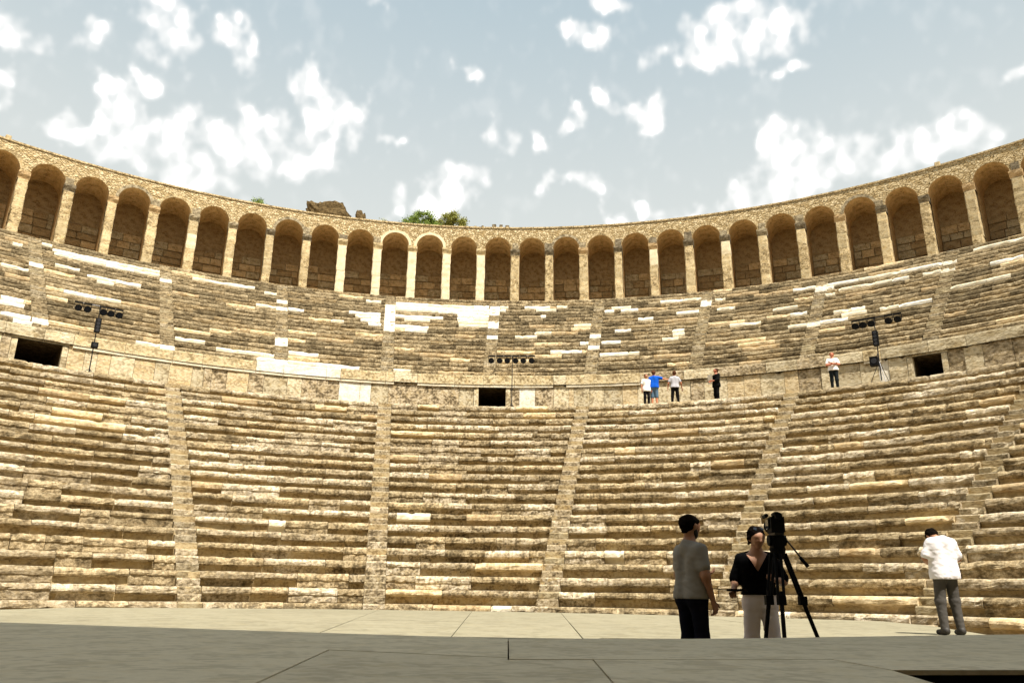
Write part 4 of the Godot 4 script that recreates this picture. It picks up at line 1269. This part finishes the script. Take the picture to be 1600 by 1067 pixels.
func shrub(label: String, at: Vector3, w: float, h: float, n: int, mat: Material, seed_: int) -> void:
	var t := thing("shrub", label, "shrub", at, 0.0, "shrubs growing on the arcade roof")
	var r := RandomNumberGenerator.new()
	r.seed = seed_
	var st := new_st()
	var cl := []
	for i in int(max(7, w * 11)):
		var x := r.randf_range(-1, 1)
		cl.append(Vector3(x * w * 0.5, h * (0.35 + 0.55 * r.randf()) * (1.0 - 0.55 * x * x), r.randf_range(-0.5, 0.5)))
	var tw := new_st()
	for c in cl: tube(tw, Vector3(c.x * 0.4, 0, c.z * 0.3), c, 0.02, 0.006, 5)
	for i in n:
		var c: Vector3 = cl[r.randi() % cl.size()]
		var p: Vector3 = c + Vector3(r.randfn(0, 0.17), r.randfn(0, 0.13), r.randfn(0, 0.17))
		p.y = max(p.y, 0.03)
		var a := Vector3(r.randf_range(-1, 1), r.randf_range(-1, 1), r.randf_range(-1, 1)).normalized() * r.randf_range(0.06, 0.12)
		var b := a.cross(Vector3(r.randf_range(-1, 1), r.randf_range(-1, 1), r.randf_range(-1, 1))).normalized() * 0.04
		st.add_vertex(p); st.add_vertex(p + a * 0.5 + b); st.add_vertex(p + a)
		st.add_vertex(p); st.add_vertex(p + a); st.add_vertex(p + a * 0.5 - b)
	part(t, "stem", done(tw), M.twig)
	part(t, "foliage", done(st), mat)

func lump(called: String, label: String, category: String, at: Vector3, turn: float, size: Vector3, seed_: int, mat: Material) -> void:
	var st := new_st()
	var nz := FastNoiseLite.new()
	nz.seed = seed_
	nz.frequency = 0.9
	nz.fractal_octaves = 4
	var U := 28
	var W := 12
	var P := []
	for j in W + 1:
		var line := []
		for i in U:
			var th := TAU * i / U
			var ph := PI * 0.5 * j / W
			var d := Vector3(cos(th) * cos(ph), sin(ph), sin(th) * cos(ph))
			var sq := Vector3(sign(d.x) * pow(abs(d.x), 0.7), pow(d.y, 0.6), sign(d.z) * pow(abs(d.z), 0.7))
			line.append(sq * size * (1.0 + 0.38 * nz.get_noise_3dv(d * 1.3 + Vector3(seed_, 0, 0)) + 0.10 * nz.get_noise_3dv(d * 4.0)))
		P.append(line)
	for j in W:
		for i in U:
			var k := (i + 1) % U
			quad(st, P[j][i], P[j + 1][i], P[j + 1][k], P[j][k])
	var o := part(self, numbered(called), done(st), mat, at, Vector3(0, turn, 0))
	tag(o, label, category)

func setup_props() -> void:
	setup_tripod()
	var st := func(a: float, b: float) -> float: return deg_to_rad(b - a) * 28.75
	lamp_stand("left lamp stand on the walkway with five black spotlights", -35.45, [st.call(-35.45, -37.17), st.call(-35.45, -36.45), st.call(-35.45, -35.2), st.call(-35.45, -34.6), st.call(-35.45, -33.93)], 12.25, false)
	lamp_stand("central lamp stand beside the middle doorway with six black spotlights", 2.9, [st.call(2.9, 0.82), st.call(2.9, 1.65), st.call(2.9, 2.42), st.call(2.9, 3.24), st.call(2.9, 4.01), st.call(2.9, 4.84)], 11.86, false)
	lamp_stand("right lamp stand on the walkway with five black spotlights and tripod legs", 36.6, [st.call(36.6, 35.08), st.call(36.6, 35.71), st.call(36.6, 36.39), st.call(36.6, 37.78), st.call(36.6, 38.5)], 12.17, true)
	column_speaker("slim black column speaker on the left lamp stand", pol(28.75, 11.02, -35.45), -35.45, 0.62)
	column_speaker("slim black column speaker on the right lamp stand", pol(28.75, 10.86, 36.6), 36.6, 0.66)
	var s1 := thing("stage_monitor", "small black speaker box low on the left lamp stand", "loudspeaker", pol(28.72, 10.30, -35.45), deg_to_rad(35.45))
	part(s1, "cabinet", box_mesh(Vector3(-0.12, 0, 0.03), Vector3(0.14, 0.24, 0.26)), M.black)
	part(s1, "grille", tube_mesh(Vector3(0.01, 0.12, 0.26), Vector3(0.01, 0.12, 0.268), 0.09, 0.085, 12), M.metal)
	var s2 := thing("stage_monitor", "tilted black speaker box hanging left of the right lamp stand", "loudspeaker", pol(28.72, 9.98, 36.28), deg_to_rad(-36.28))
	part(s2, "cabinet", box_mesh(Vector3(-0.17, 0, -0.02), Vector3(0.15, 0.40, 0.24)), M.black)
	part(s2, "hanger", tube_mesh(Vector3(0.1, 0.36, 0.1), Vector3(0.19, 0.62, 0.05), 0.02, 0.02, 6), M.metal)
	part(s2, "grille", tube_mesh(Vector3(0.0, 0.2, 0.24), Vector3(0.0, 0.2, 0.248), 0.12, 0.115, 12), M.metal)
	# what stands on the arcade roof
	var ry := 26.59
	lump("masonry_ruin", "brown weathered lump of ruined masonry on the arcade roof", "ruin", pol(46.4, ry, -15.7), deg_to_rad(15.7), Vector3(1.55, 1.75, 0.8), 5, M.ruin)
	lump("fallen_stone", "small dark stone beside the masonry lump on the arcade roof", "stone", pol(46.4, ry, -12.75), deg_to_rad(12.7), Vector3(0.42, 1.42, 0.4), 9, M.ruin)
	shrub("small round green shrub left of the masonry lump on the roof", pol(46.2, ry, -22.1), 0.7, 1.25, 1500, M.leaf[0], 21)
	shrub("wide low green bush on the roof right of the masonry lump", pol(46.4, ry, -7.0), 2.6, 2.0, 9000, M.leaf[0], 22)
	shrub("yellow-green half of the bush nearest the arcade's middle", pol(46.4, ry, -4.3), 2.6, 1.95, 9000, M.leaf[1], 23)
	shrub("tiny green tuft between the masonry lump and wide bush", pol(46.1, ry, -10.6), 0.35, 0.95, 250, M.leaf[1], 24)
	for p in [[-41.55, "small stone post on the parapet near the left frame edge", 0.95], [38.76, "small stone post on the parapet near the right frame edge", 0.95]]:
		var q := part(self, numbered("parapet_post"), pier_stone(3, 0.16, 0.32), M.pier[2], pol(45.5, 26.82, p[0]), Vector3(0, -deg_to_rad(p[0]), 0), Vector3(1, 0.5, 1))
		tag(q, p[1], "post", "stone posts on the parapet")
	var k := 0
	for a in [-1.9, -1.2, -0.1, 0.55, 1.15]:
		var hh: float = [0.45, 0.5, 0.62, 0.6, 0.55][k]
		var q2 := part(self, numbered("roof_block"), pier_stone(k, [0.1, 0.09, 0.16, 0.13, 0.15][k], 0.25), M.capital[1] if k > 1 else M.capital[0], pol(45.75, 26.5, a), Vector3(0, -deg_to_rad(a), 0), Vector3(1, hh + 0.32, 1))
		tag(q2, ["leftmost pale stub on the parapet right of the bushes", "second pale stub on the parapet right of the bushes", "leftmost of three dark stubs on the parapet above the middle arches", "middle of three dark stubs on the parapet above the middle arches", "rightmost of three dark stubs on the parapet above the middle arches"][k], "stub", "stubs on the parapet")
		k += 1

func _ready() -> void:
	rng.seed = 20240
	wob.seed = 3
	wob.frequency = 0.02
	wob.fractal_octaves = 3
	setup_view()
	setup_materials()
	setup_blocks()
	setup_seating()
	setup_diazoma()
	setup_arcade()
	setup_ground()
	setup_people()
	setup_props()
